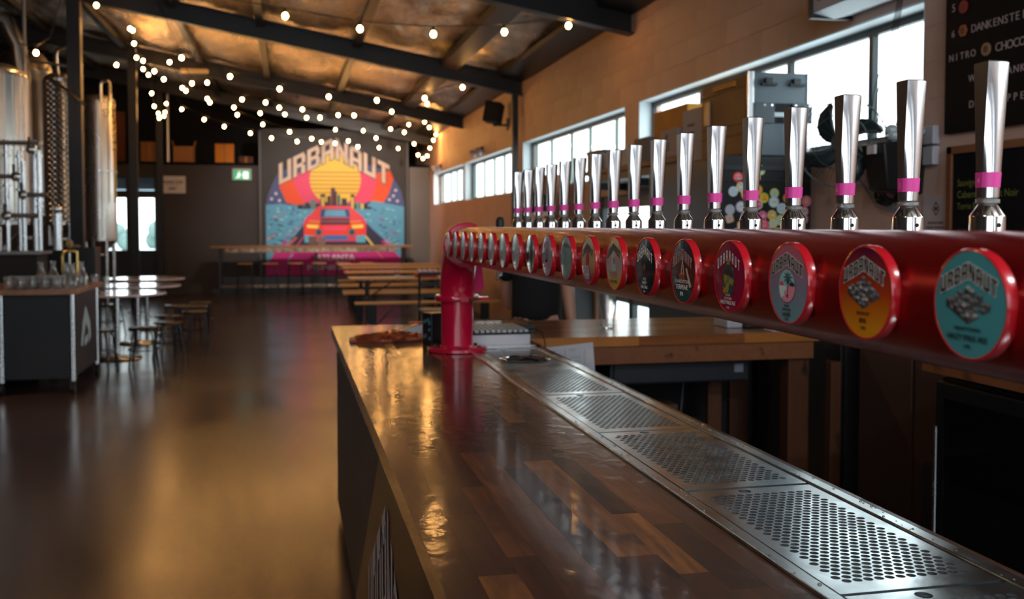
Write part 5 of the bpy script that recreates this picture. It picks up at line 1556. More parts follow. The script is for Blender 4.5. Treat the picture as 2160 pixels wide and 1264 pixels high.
# ------------------------------------------------------------------ mural on the back wall
t = thing('mural', (1.1, 24.3, 2.2), 'tall dark wall panel printed with chevron lettering, striped sun and red car', 'mural')
pan = MB().box(-.62, 2.83, 24.33, 24.395, .42, 3.90).build('panel', mat('mural_ground', c(44, 39, 38), .6), t, smooth=False)
K = .002845
def A(cx, cy_): return (-.6 + (cx - 47) * K, .42 + (1190 - cy_) * K)
frm = ((0, 24.33, 0), (1, 0, 0), (0, 0, 1))
mc = {}
mlist = []
def mcol(rgb):
    if rgb not in mc:
        mc[rgb] = len(mlist); mlist.append(mat('mural_%d_%d_%d' % rgb, c(*rgb), .55))
    return mc[rgb]
m = MB(); layer = [0]
def art(pts, rgb):
    layer[0] += 1
    m.poly([A(*p) for p in pts], frm, .0008 + layer[0] * .00035 if layer[0] < 30 else .0113 + (layer[0] - 30) * .00006, mcol(rgb))
art([(78, 1190), (78, 600), (95, 520), (130, 430), (180, 330), (420, 230), (640, 140), (880, 240), (1100, 320), (1160, 400), (1205, 480), (1228, 580), (1228, 1190)], (66, 78, 124))
art([(180, 430), (290, 360), (330, 350), (400, 590), (330, 600), (245, 580)], (226, 72, 20))
art([(990, 330), (1110, 300), (1138, 370), (1100, 500), (1050, 582), (930, 565)], (226, 72, 20))
art([(290, 365), (430, 290), (650, 130), (870, 300), (1000, 380), (970, 500), (930, 565), (880, 585), (390, 585), (330, 480)], (222, 62, 104))
for (x, y) in ((160, 505), (125, 550), (188, 563), (1158, 470), (1138, 518), (1104, 550), (1172, 562)):
    art([(x + 13 * math.cos(a * PI / 4), y + 13 * math.sin(a * PI / 4)) for a in range(8)], (190, 184, 200))
art([(650 + 213 * math.cos(a * PI / 20), 385 + 213 * math.sin(a * PI / 20)) for a in range(40)], (228, 188, 66))
art([(470, 260), (650, 130), (830, 260), (760, 330), (540, 330)], (222, 186, 66))
for y in (318, 352, 386, 420, 454, 488):
    w = math.sqrt(213 ** 2 - (y - 385) ** 2)
    art([(650 - w, y), (650 + w, y), (650 + w, y + 13), (650 - w, y + 13)], (196, 132, 50))
art([(634, 120), (656, 120), (656, 150), (634, 150)], (200, 50, 50))
art([(78, 600), (200, 590), (300, 605), (400, 610), (900, 620), (960, 560), (1040, 575), (1228, 610), (1228, 1190), (78, 1190)], (84, 150, 182))
q = random.Random(5)
for k in range(130):
    x = q.choice([q.uniform(85, 400), q.uniform(900, 1200)]); y = q.uniform(620, 930); w = q.uniform(20, 70) * (.5 + (y - 600) / 400)
    w = min(w, 1225 - x, x - 80)
    art([(x - w / 2, y), (x, y - 7), (x + w / 2, y + 2), (x, y + 8)], q.choice([(70, 120, 150), (56, 96, 136), (130, 190, 200), (50, 84, 120), (146, 200, 204)]))
for k in range(9):
    x = 345 + k * 68; h = q.uniform(20, 60)
    art([(x - 10, 632), (x - 10, 632 - h), (x + 30, 632 - h), (x + 30, 632)], (34, 36, 46))
art([(330, 632), (345, 612), (945, 612), (960, 632)], (30, 32, 42))
for x, w, h, rgb in ((400, 30, 55, (34, 40, 48)), (442, 44, 80, (90, 120, 120)), (525, 40, 125, (50, 46, 40)), (532, 26, 100, (206, 180, 80)), (580, 30, 110, (70, 40, 50)), (612, 34, 180, (90, 40, 54)), (640, 20, 150, (60, 34, 46)), (665, 24, 120, (60, 90, 100)), (700, 44, 90, (34, 40, 48)), (776, 32, 125, (50, 46, 40)), (780, 22, 100, (206, 180, 80)), (820, 34, 60, (90, 130, 130)), (860, 26, 45, (200, 180, 90))):
    art([(x, 632), (x, 632 - h), (x + w, 632 - h), (x + w, 632)], rgb)
art([(480, 640), (800, 640), (1150, 990), (210, 990)], (40, 38, 62))
art([(75, 1190), (140, 1000), (230, 900), (260, 900), (180, 1000), (1110, 1000), (1030, 900), (1060, 900), (1215, 1075), (1228, 1190)], (190, 40, 124))
art([(75, 1190), (75, 1090), (170, 990), (1130, 990), (1228, 1090), (1228, 1190)], (192, 34, 120))
for (x0, y0, x1, y1, w, rgb) in ((900, 862, 965, 945, 9, (226, 200, 90)), (325, 870, 255, 945, 9, (220, 90, 60)), (150, 845, 85, 890, 7, (230, 130, 80)), (380, 870, 330, 940, 6, (200, 50, 120)), (1070, 880, 1130, 940, 6, (200, 50, 120)),
                                (1100, 800, 1170, 860, 5, (170, 60, 130)), (1000, 700, 1050, 740, 5, (170, 60, 130)), (120, 720, 240, 665, 5, (190, 80, 120)), (1000, 1000, 1050, 1055, 5, (220, 130, 60)), (290, 1010, 250, 1070, 6, (90, 160, 190)), (230, 890, 380, 750, 6, (150, 60, 140)), (1060, 900, 890, 740, 6, (70, 60, 120))):
    art([(x0 - w, y0), (x0 + w, y0), (x1 + w, y1), (x1 - w, y1)], rgb)
OR = (226, 58, 34); PK = (222, 50, 100)
art([(510, 606), (770, 606), (830, 660), (880, 700), (905, 745), (905, 850), (880, 905), (400, 905), (385, 850), (385, 745), (410, 700), (460, 660)], PK)
art([(395, 745), (500, 735), (790, 735), (897, 745), (897, 845), (760, 855), (530, 855), (393, 845)], OR)
art([(500, 612), (780, 612), (800, 640), (860, 700), (775, 712), (515, 712), (430, 700)], (226, 66, 66))
art([(530, 632), (762, 632), (772, 704), (520, 704)], (46, 74, 130))
art([(566, 640), (725, 640), (740, 695), (552, 695)], (96, 156, 190))
art([(526, 712), (764, 712), (770, 765), (520, 765)], (70, 34, 60))
art([(526, 730), (764, 730), (766, 742), (524, 742)], (150, 80, 90))
art([(410, 762), (510, 768), (500, 796), (414, 792)], (244, 206, 90)); art([(782, 768), (882, 762), (878, 792), (790, 796)], (244, 206, 90))
art([(430, 722), (520, 730), (520, 755), (420, 745)], (220, 120, 50)); art([(772, 730), (860, 722), (870, 745), (772, 755)], (220, 120, 50))
art([(540, 778), (750, 778), (730, 812), (560, 812)], (232, 60, 110))
art([(540, 852), (755, 852), (745, 896), (552, 896)], (64, 104, 170))
art([(388, 852), (470, 858), (470, 915), (392, 915)], (84, 168, 194)); art([(820, 858), (902, 852), (898, 915), (822, 915)], (84, 168, 194))
for x in (508, 785):
    art([(x + 30 * math.cos(a * PI / 8), 828 + 30 * math.sin(a * PI / 8)) for a in range(16)], (70, 100, 110))
    art([(x + 17 * math.cos(a * PI / 8), 828 + 17 * math.sin(a * PI / 8)) for a in range(16)], (40, 60, 74))
art([(470, 862), (540, 862), (540, 885), (470, 885)], (200, 60, 60)); art([(755, 862), (820, 862), (820, 885), (755, 885)], (200, 60, 60))
a0 = A(645, 30)
base = .028
chevron(m, 'URBANAUT', a0[0], a0[1], 935 * K, 175 * K, .50, frm, base, mcol((206, 178, 160)), mcol((52, 46, 46)), .05, .14)
a1 = A(645, 1042); put_text(m, 'ATLANTA', a1[0], a1[1], 52 * K, frm, .030, mcol((206, 182, 200)), width=320 * K, bold=.012)
a2 = A(600, 1122); put_text(m, 'MIDNIGHT', a2[0], a2[1], 46 * K, frm, .030, mcol((206, 182, 200)), width=370 * K, bold=.012)
m.build('printed_artwork', mlist, pan, smooth=False, recalc=False, local=True)
for x in (-.64, 2.85):
    MB().box(x - .02, x + .02, 24.30, 24.395, .42, 3.85).build('edge_strip', mat('mural_edge', c(90, 88, 88), .5), t, smooth=False)
struct(MB().box(2.90, 3.39, 24.34, 24.39, .1, 3.03).build('trim_3', mat('grey_panel', c(104, 98, 94), .5), smooth=False))

# back bar with reclaimed board fronts
t = thing('wall_bench_bar', (.6, 23.5, 0), 'long narrow timber bar on black legs in front of the mural', 'bar')
MB().box(-1.72, 2.86, 23.35, 23.85, 1.10, 1.145).build('bar_top', mat('bar_top_wood', c(150, 100, 60), .5), t, smooth=False, bevel=.004)
q = random.Random(8); fp = None
x = -1.40
while x < 2.45:
    w = q.uniform(.22, .5); w = min(w, 2.5 - x)
    cc = q.choice([(150, 140, 130), (176, 164, 150), (128, 112, 98), (160, 146, 128)])
    MB().box(x, x + w - .008, 23.36, 23.39, 1.00, 1.095).build('front_board', mat('worn_board_%d' % cc[0], c(*cc), .7, var=(12, c(96, 84, 74))), t, smooth=False, bevel=.002)
    x += w
x = -1.50
while x < 2.3:
    w = q.uniform(.3, .62)
    cc = q.choice([(170, 150, 124), (188, 168, 140), (110, 92, 80), (200, 192, 182)])
    MB().box(x, x + w - .012, 23.30, 23.42, .20, .255).build('foot_rail_board', mat('rail_board_%d' % cc[0], c(*cc), .7, var=(12, c(96, 84, 74))), t, smooth=False, bevel=.003)
    x += w
for x in (-1.55, .6, 2.62):
    MB().box(x, x + .06, 23.45, 23.80, 0, 1.10).build('leg', M_BLACKSTEEL, t, smooth=False)
MB().box(-1.5, 2.6, 23.80, 23.83, .03, .42).build('kick_panel', M_BLACK, t, smooth=False)
t = thing('condiment_box', (.55, 23.6, 1.145), 'pair of small dark boxes on the bar below the car', 'box')
MB().box(.46, .64, 23.5, 23.65, 1.146, 1.36).build('box', mat('dull_brown', c(92, 74, 74), .7), t, smooth=False, bevel=.004)
MB().box(.67, .84, 23.5, 23.65, 1.146, 1.34).build('box', mat('dull_mauve', c(112, 92, 92), .7), t, smooth=False, bevel=.004)
# bar stools
def bar_stool(x, y, lab):
    t = thing('bar_stool', (0, 0, 0), lab, 'stool', 'bar stools at the mural bar')
    MB().box(-.16, .16, -.15, .15, .74, .765).build('seat', mat('stool_seat_wood', c(150, 96, 54), .5), t, bevel=.008, smooth=False)
    for sx in (-1, 1):
        for sy in (-1, 1):
            MB().cyl((.13 * sx, .12 * sy, .74), (.18 * sx, .17 * sy, 0), .013, n=6).build('leg', M_BLACKSTEEL, t)
    m = MB(); m.tube([(-.165, -.155, .25), (.165, -.155, .25), (.165, .155, .25), (-.165, .155, .25)], .009, 6, closed=True); m.build('foot_ring', M_BLACKSTEEL, t)
    t.location = (x, y, 0)
    return t
bs = None
for k, (x, lab) in enumerate(((-.95, 'leftmost'), (-.40, 'second from left'), (.15, 'third from left'), (.68, 'fourth from left'), (1.22, 'fifth from left'), (1.75, 'rightmost, behind the trestle tables'))):
    lab = 'timber seat bar stool at the mural bar, ' + lab
    if bs is None: bs = bar_stool(x, 23.05, lab)
    else: dup(bs, (x, 23.05, 0), .05 * (k % 3 - 1), lab)

# ------------------------------------------------------------------ beer hall tables and benches
def trestle(kind, lx, wy, h, name):
    pass
def make_table(label):
    t = thing('trestle_table', (0, 0, 0), label, 'table', 'folding beer hall tables')
    for k in range(4):
        stave(t, 1.05, -.25 + .165 * k, .76, 2.1, .16, .028, W_BENCH, name='board') if False else None
    for k in range(4):
        MB().box(0, 2.2, -.33 + .167 * k, -.33 + .167 * k + .160, .735, .765).build('board', W_BENCH, t, bevel=.004, smooth=False)
    for x in (.28, 1.9):
        m = MB(); m.box(x, x + .035, -.27, -.22, .02, .735); m.box(x, x + .035, .22, .27, .02, .735); m.box(x, x + .035, -.30, .30, 0, .03); m.box(x, x + .035, -.27, .27, .40, .435)
        m.build('leg_frame', mat('dark_green_steel', c(32, 44, 40), .5), t, smooth=False)
    MB().tube([(.30, 0, .42), (.75, 0, .72)], .012, 6).build('brace', M_BLACKSTEEL, t); MB().tube([(1.9, 0, .42), (1.45, 0, .72)], .012, 6).build('brace', M_BLACKSTEEL, t)
    return t
def make_bench(label):
    t = thing('bench', (0, 0, 0), label, 'bench', 'folding beer hall benches')
    for k in range(2):
        MB().box(0, 2.2, -.13 + .132 * k, -.13 + .132 * k + .126, .44, .468).build('board', W_BENCH, t, bevel=.004, smooth=False)
    for x in (.22, 1.92):
        m = MB(); m.box(x, x + .10, -.10, -.06, .02, .44); m.box(x, x + .10, .06, .10, .02, .44); m.box(x, x + .10, -.14, .14, 0, .03)
        m.build('leg_frame', mat('bench_black_steel', c(24, 26, 28), .5), t, smooth=False)
    m = MB(); m.tube([(.30, 0, .1), (.62, 0, .43)], .010, 6); m.build('brace', M_BLACKSTEEL, t)
    return t
names = ['nearest, carrying the red snack box', 'second row', 'third row', 'farthest, by the mural bar']
tb = bn = None
for k, (x, y) in enumerate(((.95, 16.35), (1.0, 18.5), (1.05, 20.4), (1.05, 22.0))):
    lab = 'pine folding beer table, ' + names[k]
    if tb is None: tb = make_table(lab); tb.location = (x, y, 0)
    else: dup(tb, (x, y, 0), 0, lab)
for k, (x, y, lab) in enumerate(((.95, 14.9, 'on the near side of the nearest beer table'), (.9, 15.75 + 1.35, 'behind the nearest beer table'), (.92, 17.75, 'in front of the second beer table'), (.95, 19.2, 'behind the second beer table'), (.98, 19.75, 'in front of the third beer table'), (1.0, 21.15, 'between the third and farthest beer tables'))):
    lab = 'pine folding bench ' + lab
    if bn is None: bn = make_bench(lab); bn.location = (x, y, 0)
    else: dup(bn, (x, y, 0), 0, lab)
t = thing('snack_basket', (2.20, 16.2, .765), 'red paper snack basket with white lining on the nearest beer table', 'basket')
MB().add([(2.04, 16.08, .767), (2.36, 16.08, .767), (2.36, 16.32, .767), (2.04, 16.32, .767), (2.00, 16.04, .83), (2.40, 16.04, .83), (2.40, 16.36, .83), (2.00, 16.36, .83)],
         [(0, 3, 2, 1), (0, 1, 5, 4), (1, 2, 6, 5), (2, 3, 7, 6), (3, 0, 4, 7), (4, 5, 6, 7)]).build('tray', mat('basket_red', c(216, 66, 60), .5), t, smooth=False)
m = MB()
for k in range(4): m.sphere((2.08 + .085 * k, 16.2, .85), .05, 8, 6)
m.build('paper_lining', mat('basket_white', c(226, 206, 206), .6), t)
glass('water_tumbler', 1.72, 16.2, .765, [(.035, .002), (.04, .05), (.043, .11)], .004, 'small clear tumbler on the nearest beer table', 'glass')
t = thing('paper_flyer', (1.88, 16.2, .765), 'pale blue flyer lying on the nearest beer table', 'flyer')
MB().box(1.80, 1.98, 16.08, 16.34, .766, .769).build('sheet', mat('flyer_blue', c(176, 190, 206), .6), t, smooth=False)
# dark folded chairs behind the column under the tube
t = thing('stacked_chairs', (1.9, 13.4, 0), 'black metal chair beyond the counter wing, seen under the tube', 'chair')
for x in (1.75, 2.15):
    for y in (13.2, 13.6):
        MB().cyl((x, y, 0), (x, y, .95 if y > 13.4 else .45), .016, n=8).build('leg', M_BLACKSTEEL, t)
MB().box(1.72, 2.18, 13.18, 13.62, .45, .475).build('seat', M_BLACKSTEEL, t, bevel=.006, smooth=False)
for z in (.62, .78, .92):
    MB().box(1.74, 2.16, 13.59, 13.61, z, z + .05).build('back_slat', M_BLACKSTEEL, t, smooth=False)

# ------------------------------------------------------------------ round tables and stools at the left
M_TOP = mat('pale_laminate', c(226, 206, 214), .18, coat=.6)
def round_table(x, y, lab):
    t = thing('round_table', (0, 0, 0), lab, 'table', 'round tables by the back door')
    MB().lathe([(.565, .775), (.575, .782), (.575, .792), (.565, .80)], (0, 0, 0), 48).build('table_top', M_TOP, t)
    MB().cyl((0, 0, .03), (0, 0, .775), .034, n=16).build('pole', M_STEEL, t)
    MB().lathe([(.28, 0), (.285, .008), (.27, .018), (.05, .035), (.034, .06)], (0, 0, 0), 36).build('base', M_STEEL, t)
    t.location = (x, y, 0)
    return t
rt = round_table(-2.03, 12.75, 'round pale topped table nearest the trolley, on a steel pole')
dup(rt, (-2.02, 14.35, 0), 0, 'round pale topped table, middle of the three by the door')
dup(rt, (-2.15, 16.25, 0), 0, 'round pale topped table farthest from the trolley')
def make_stool(lab):
    t = thing('metal_stool', (0, 0, 0), lab, 'stool', 'low black metal stools')
    MB().lathe([(.001, .455), (.15, .455), (.165, .445), (.165, .432), (.15, .43)], (0, 0, 0), 24).build('seat', mat('stool_gunmetal', c(34, 36, 40), .25, .6), t)
    for a in range(4):
        t_ = PI / 4 + a * PI / 2
        m = MB().tube([(.11 * math.cos(t_), .11 * math.sin(t_), .44), (.15 * math.cos(t_), .15 * math.sin(t_), .36), (.20 * math.cos(t_), .20 * math.sin(t_), 0)], .011, 6)
        m.build('leg', M_BLACKSTEEL, t)
    m = MB().tube([(.165 * math.cos(a * PI / 12), .165 * math.sin(a * PI / 12), .20) for a in range(24)], .008, 5, closed=True); m.build('foot_ring', M_BLACKSTEEL, t)
    return t
st = None
spots = [(-1.62, 11.95, 'nearest the camera, below the first round table'), (-1.42, 12.55, 'right of the first round table'), (-2.35, 12.0, 'left of the first table pole'), (-1.52, 13.45, 'between the first and middle round tables'),
         (-1.25, 14.1, 'right of the middle round table'), (-1.60, 15.15, 'between the middle and farthest round tables'), (-1.30, 15.75, 'farthest right of the group'), (-2.78, 12.62, 'left of the first round table, behind the trolley'), (-2.55, 15.5, 'behind the middle round table'), (-2.05, 11.75, 'in front of the first table base')]
for k, (x, y, lab) in enumerate(spots):
    lab = 'low black metal stool ' + lab
    if st is None: st = make_stool(lab); st.location = (x, y, 0)
    else: dup(st, (x, y, 0), k * .5, lab)
t = thing('sled_chair', (-1.32, 14.7, 0), 'black sled base chair frame at the right of the round tables', 'chair')
for x in (-1.52, -1.14):
    MB().tube([(x, 14.85, .46), (x, 14.55, .46), (x, 14.5, .02), (x, 14.95, .02), (x, 14.85, .46)], .013, 6).build('side_frame', M_BLACKSTEEL, t)
MB().box(-1.53, -1.13, 14.52, 14.9, .455, .475).build('seat', M_BLACKSTEEL, t, smooth=False, bevel=.005)

for (x, y, r, h, lab) in ((-2.14, 12.7, .045, .20, 'clear jar on the nearest round table'), (-2.30, 12.85, .05, .22, 'clear jar on the nearest round table, left of the other jar'), (-2.46, 12.9, .04, .15, 'small clear tumbler at the left edge of the nearest round table')):
    glass('glass_jar', x, y, .80, [(r, .002), (r, .02), (r, h * .8), (r * .8, h)], .004, lab, 'glass')

# ------------------------------------------------------------------ glass trolley at the left
t = thing('service_trolley', (-2.7, 10.8, 0), 'black panelled trolley with timber top and steel corner posts, piled with glassware', 'trolley')
MB().box(-3.75, -1.97, 10.1, 11.52, .955, 1.0).build('table_top', mat('trolley_wood', c(172, 124, 94), .35, coat=.4, var=(5, c(140, 98, 74), (1, .2, 1))), t, bevel=.004, smooth=False)
for (x, y) in ((-2.66, 10.2), (-2.03, 10.2), (-2.03, 11.42), (-3.6, 10.2), (-3.6, 11.42)):
    o = MB().cyl((x, y, .12), (x, y, .955), .027, n=18).build('post', M_STEEL, t)
    MB().cyl((x - .018, y, .05), (x + .018, y, .05), .05, n=18).build('castor', M_RUBBER, o, local=True)
MB().box(-3.6, -2.03, 10.22, 10.24, .16, .95).build('front_panel', mat('trolley_black', c(24, 25, 30), .5), t, smooth=False)
sp = MB().box(-2.035, -2.02, 10.22, 11.4, .16, .95).build('side_panel', mat('trolley_side', c(30, 26, 30), .5), t, smooth=False)
MB().box(-3.6, -2.04, 10.24, 11.42, .14, .16).build('lower_shelf', M_BLACK, t, smooth=False)
fr = ((-2.02, 10.80, .56), (0, 1, 0), (0, 0, 1)); fr = ((-2.0185, 10.80, .56), (0, 1, 0), (0, 0, 1))
m = MB()
m.poly([(-.26, -.14), (-.16, .08), (0, .24), (0, .06), (-.11, -.06), (-.17, -.16)], fr, .001); m.poly([(.26, -.10), (.22, .06), (0, .24), (0, .06), (.13, -.02), (.14, -.16)], fr, .0012); m.poly([(-.08, -.17), (.09, -.13), (.09, -.05), (-.08, -.09)], fr, .0014)
m.build('chevron_emblem', mat('emblem_white', c(176, 186, 190), .5), sp, smooth=False, recalc=False, local=True)
TZ = 1.0
q = random.Random(12)
jar = None
k = 0
for j in range(2):
    for i in range(5):
        x = -2.60 + i * .105 + j * .02; y = 10.28 + j * .13
        r = .047
        lab = 'stubby clear glass jar on the trolley, ' + ('front row' if j == 0 else 'second row') + ', ' + ['first', 'second', 'third', 'fourth', 'fifth'][i] + ' from the left'
        if jar is None:
            jar = glass('stubby_jar', 0, 0, 0, [(r * .9, .002), (r, .02), (r, .075), (r * .92, .09), (r, .10), (r, .125)], .005, lab, 'glass', 'stubby jars on the trolley')
            cur = jar
        else: cur = dup(jar, label=lab)
        cur.location = (x, y, TZ)
bot = None
for i, (x, y, h, lab) in enumerate(((-2.42, 10.75, 1.0, 'leftmost'), (-2.28, 10.62, 1.06, 'second from left'), (-2.20, 10.80, .95, 'third, behind the jars'), (-2.09, 10.55, .95, 'beside the brass tap'), (-2.06, 10.85, 1.0, 'at the right corner'), (-2.14, 11.05, .9, 'at the back right'))):
    lab = 'clear flask shaped carafe on the trolley, ' + lab
    if bot is None:
        bot = glass('glass_carafe', 0, 0, 0, [(.060, .002), (.066, .03), (.060, .09), (.030, .15), (.022, .20), (.030, .245)], .004, lab, 'carafe', 'carafes on the trolley'); cur = bot
    else: cur = dup(bot, label=lab)
    cur.location = (x, y, TZ); cur.scale = (h, h, h)
t = thing('brass_tap', (-2.26, 10.95, TZ), 'curved brass tap fitting standing among the carafes on the trolley', 'tap')
MB().tube([(-2.26, 10.95, TZ), (-2.26, 10.95, TZ + .30), (-2.24, 10.95, TZ + .34), (-2.18, 10.95, TZ + .35), (-2.12, 10.95, TZ + .34)], .018, 10).build('neck', M_BRASS, t)
MB().cyl((-2.12, 10.95, TZ + .35), (-2.12, 10.95, TZ + .08), .014, n=10).build('spout', M_BRASS, t)
MB().sphere((-2.19, 10.95, TZ + .42), .036, 12, 8, (1, 1, 1.3)).build('knob', mat('tap_knob_wood', c(150, 120, 80), .4), t)

# black equipment behind the trolley
t = thing('brewing_bench', (-3.0, 12.6, 0), 'black steel bench with panel under the tanks behind the trolley', 'bench')
MB().box(-4.3, -2.65, 11.60, 12.08, .0, 1.30).build('cabinet', M_BLACKM, t, smooth=False)
MB().box(-4.3, -2.60, 11.58, 12.10, 1.30, 1.33).build('steel_top', mat('dull_steel', (.2, .19, .19, 1), .4, .9), t, smooth=False)
t = thing('glass_washer', (-2.6, 13.4, 0), 'black box shaped machine with a small bottle on top, behind the round tables', 'machine')
MB().box(-2.98, -2.66, 13.5, 14.0, 0, 1.36).build('cabinet', M_BLACK, t, bevel=.01, smooth=False)
MB().box(-2.64, -2.40, 13.5, 13.9, 0, 1.33).build('side_unit', M_BLACK, t, bevel=.01, smooth=False)
MB().cyl((-2.70, 13.48, .1), (-2.70, 13.48, 1.30), .018, n=10).build('pipe', M_STEEL, t)
MB().lathe([(.035, 1.33), (.035, 1.40), (.015, 1.45), (.015, 1.49)], (-2.46, 13.65, 0), 14).build('bottle', M_BLACK, t)

# ------------------------------------------------------------------ brewing tanks
M_DIM = dimple_material()
def tank(x, y, r, z0, z1, lab, jacket=None, dome=.25, legs=True, warm=M_TANK):
    t = thing('brewing_tank', (x, y, 0), lab, 'tank', 'stainless brewing tanks')
    MB().lathe([(r, z0), (r, z1)], (x, y, 0), 48, cap=False).build('shell', warm, t)
    MB().lathe([(r, z1), (r * .96, z1 + dome * .3), (r * .7, z1 + dome * .8), (r * .12, z1 + dome), (.001, z1 + dome)], (x, y, 0), 48, cap=False).build('dome', warm, t)
    MB().lathe([(.06, z0 - r * .9), (.06, z0 - r * .8), (r * .98, z0), (r, z0)], (x, y, 0), 40, cap=False).build('cone', warm, t)
    for z in (z0 + .02, z1 - .02, (z0 + z1) / 2):
        MB().lathe([(r - .002, z - .02), (r + .008, z - .015), (r + .008, z + .015), (r - .002, z + .02)], (x, y, 0), 48, cap=False).build('weld_band', M_STEEL, t)
    if legs:
        for a in range(4):
            t_ = a * PI / 2 + .6
            MB().cyl((x + r * .85 * math.cos(t_), y + r * .85 * math.sin(t_), 0), (x + r * .85 * math.cos(t_), y + r * .85 * math.sin(t_), z0 + .1), .035, n=10).build('leg', M_STEEL, t)
    if jacket:
        mb = MB(); n = 48; V = []; F = []
        for i in range(n):
            a = 2 * PI * i / n
            for z in jacket: V.append((x + (r + .012) * math.cos(a), y + (r + .012) * math.sin(a), z))
        for i in range(n): F.append((2 * i, 2 * ((i + 1) % n), 2 * ((i + 1) % n) + 1, 2 * i + 1))
        mb.add(V, F); o = mb.build('dimple_jacket', M_DIM, t, recalc=True)
        me = o.data; uv = me.uv_layers.new(name='UV')
        for p in me.polygons:
            for li in p.loop_indices:
                co = me.vertices[me.loops[li].vertex_index].co
                a = math.atan2(co.y - y, co.x - x) % (2 * PI)
                cen = math.atan2(p.center.y - y, p.center.x - x) % (2 * PI)
                if a - cen > PI: a -= 2 * PI
                if cen - a > PI: a += 2 * PI
                uv.data[li].uv = (a * r * 1.0, co.z * 1.0)
    return t
t1 = tank(-3.42, 12.6, .46, 1.62, 3.36, 'bright ribbed steel tank at the left edge, nearest the camera', dome=.12)
t = t1
for i in range(10):
    a = -1.35 + i * .19
    MB().box(-.012, .012, -.01, .01, 1.65, 3.32).build('rib', M_TANK, t)
ribs = [o for o in t.children if o.name.startswith('rib')]
for i, o in enumerate(ribs):
    a = -1.9 + i * .22
    o.location = Vector((-3.42 + .465 * math.cos(a), 12.6 + .465 * math.sin(a), 0)) - Vector((-3.42, 12.6, 0)); o.rotation_euler = (0, 0, a)
tank(-3.66, 15.5, .37, 1.75, 3.80, 'tall dark tank with a domed cap behind the ribbed tank', dome=.32, warm=mat('dark_tank_steel', (.30, .29, .29, 1), .32, 1.0))
tank(-3.05, 14.9, .23, 1.62, 3.62, 'slim tank wrapped in a dimpled steel jacket beside the tall post', jacket=(1.66, 3.58), dome=.10)
tank(-3.15, 18.2, .28, 1.35, 3.72, 'warm lit steel tank right of the tall post, left of the back door', dome=.12)
t = thing('sight_tube', (-2.86, 18.0, 2.8), 'yellow sight tube with beads on the tank right of the post', 'tube')
MB().cyl((-2.86, 17.98, 2.0), (-2.86, 17.98, 3.66), .02, n=8).build('tube', mat('sight_amber', c(170, 130, 50), .3, .6), t)
for k in range(7): MB().sphere((-2.86, 17.97, 2.9 + k * .11), .03, 8, 6).build('bead', M_BRASS, t)
m = MB().tube([(-3.05, 17.9, 3.70), (-3.05, 17.9, 3.98), (-3.02, 17.9, 4.03), (-2.93, 17.9, 4.03), (-2.90, 17.9, 3.98), (-2.90, 17.9, 3.70)], .028, 10)
tag(m.build('pipe_loop', M_TANK), 'steel pipe loop on top of the tank right of the post', 'pipe')
t = thing('overhead_pipework', (-3.05, 14.6, 3.7), 'steel cross pipe and riser above the dimpled tank', 'pipework')
MB().tube([(-3.6, 14.6, 3.86), (-2.86, 14.55, 3.76)], .02, 8).build('cross_pipe', M_TANK, t)
MB().tube([(-3.05, 14.72, 3.55), (-3.05, 14.60, 3.90), (-3.02, 14.55, 3.98), (-2.86, 14.5, 4.03)], .026, 8).build('riser', M_TANK, t)
MB().tube([(-3.10, 14.4, 3.60), (-2.60, 14.1, 3.20)], .024, 8).build('diagonal_pipe', M_TANK, t)
t = thing('process_pipework', (-3.2, 12.0, 2.0), 'maze of steel process pipes and valves in front of the tanks', 'pipework')
xs = [-3.12, -3.02, -2.95, -2.86, -2.79]
for i, x in enumerate(xs):
    z0 = 1.33; z1 = 2.56 - .12 * (i % 3)
    MB().cyl((x, 12.35 + .12 * (i % 2), z0), (x, 12.35 + .12 * (i % 2), z1), .026, n=12).build('riser', M_STEEL, t)
    for z in (1.62 + .05 * i, 2.05 - .04 * i, 2.38):
        if z < z1: MB().cyl((x, 12.35 + .12 * (i % 2), z - .012), (x, 12.35 + .12 * (i % 2), z + .012), .042, n=12).build('clamp', M_STEEL, t)
for z, xa, xb in ((2.52, -3.4, -2.78), (2.15, -3.3, -3.02), (1.72, -3.12, -2.79), (1.95, -2.95, -2.70)):
    MB().cyl((xa, 12.33, z), (xb, 12.33, z), .026, n=12).build('header', mat('dark_pipe', (.2, .19, .18, 1), .35, 1.0), t)
for x, z in ((-3.02, 2.15), (-2.95, 1.95), (-3.12, 1.72), (-2.86, 2.45)):
    MB().sphere((x, 12.30, z), .055, 12, 8).build('valve_body', M_STEEL, t)
    MB().box(x - .012, x + .012, 12.22, 12.26, z, z + .13).build('valve_lever', M_BLACK, t, smooth=False)
MB().cyl((-2.66, 12.6, 1.33), (-2.66, 12.6, 1.75), .05, n=14).build('filter_body', M_STEEL, t)
MB().sphere((-2.66, 12.6, 1.80), .05, 12, 8).build('filter_cap', M_CHROME, t)
for ch in t.children: ch.location += Vector((.10, -.40, 0))
t = thing('swan_neck_pipe', (-3.5, 13.5, 4.0), 'thick dark vapour pipe curving down over the tanks', 'pipe')
MB().tube([(-4.4, 13.8, 3.95), (-4.0, 13.8, 4.25), (-3.7, 13.8, 4.30), (-3.45, 13.8, 4.18), (-3.32, 13.8, 3.9), (-3.28, 13.8, 3.5), (-3.28, 13.8, 2.6)], .10, 16).build('bend', mat('dark_tank_steel', (.30, .29, .29, 1), .32, 1.0), t)
MB().cyl((-3.20, 13.6, 3.2), (-3.20, 13.6, 5.0), .022, n=8).build('vent_line', M_TANK, t)

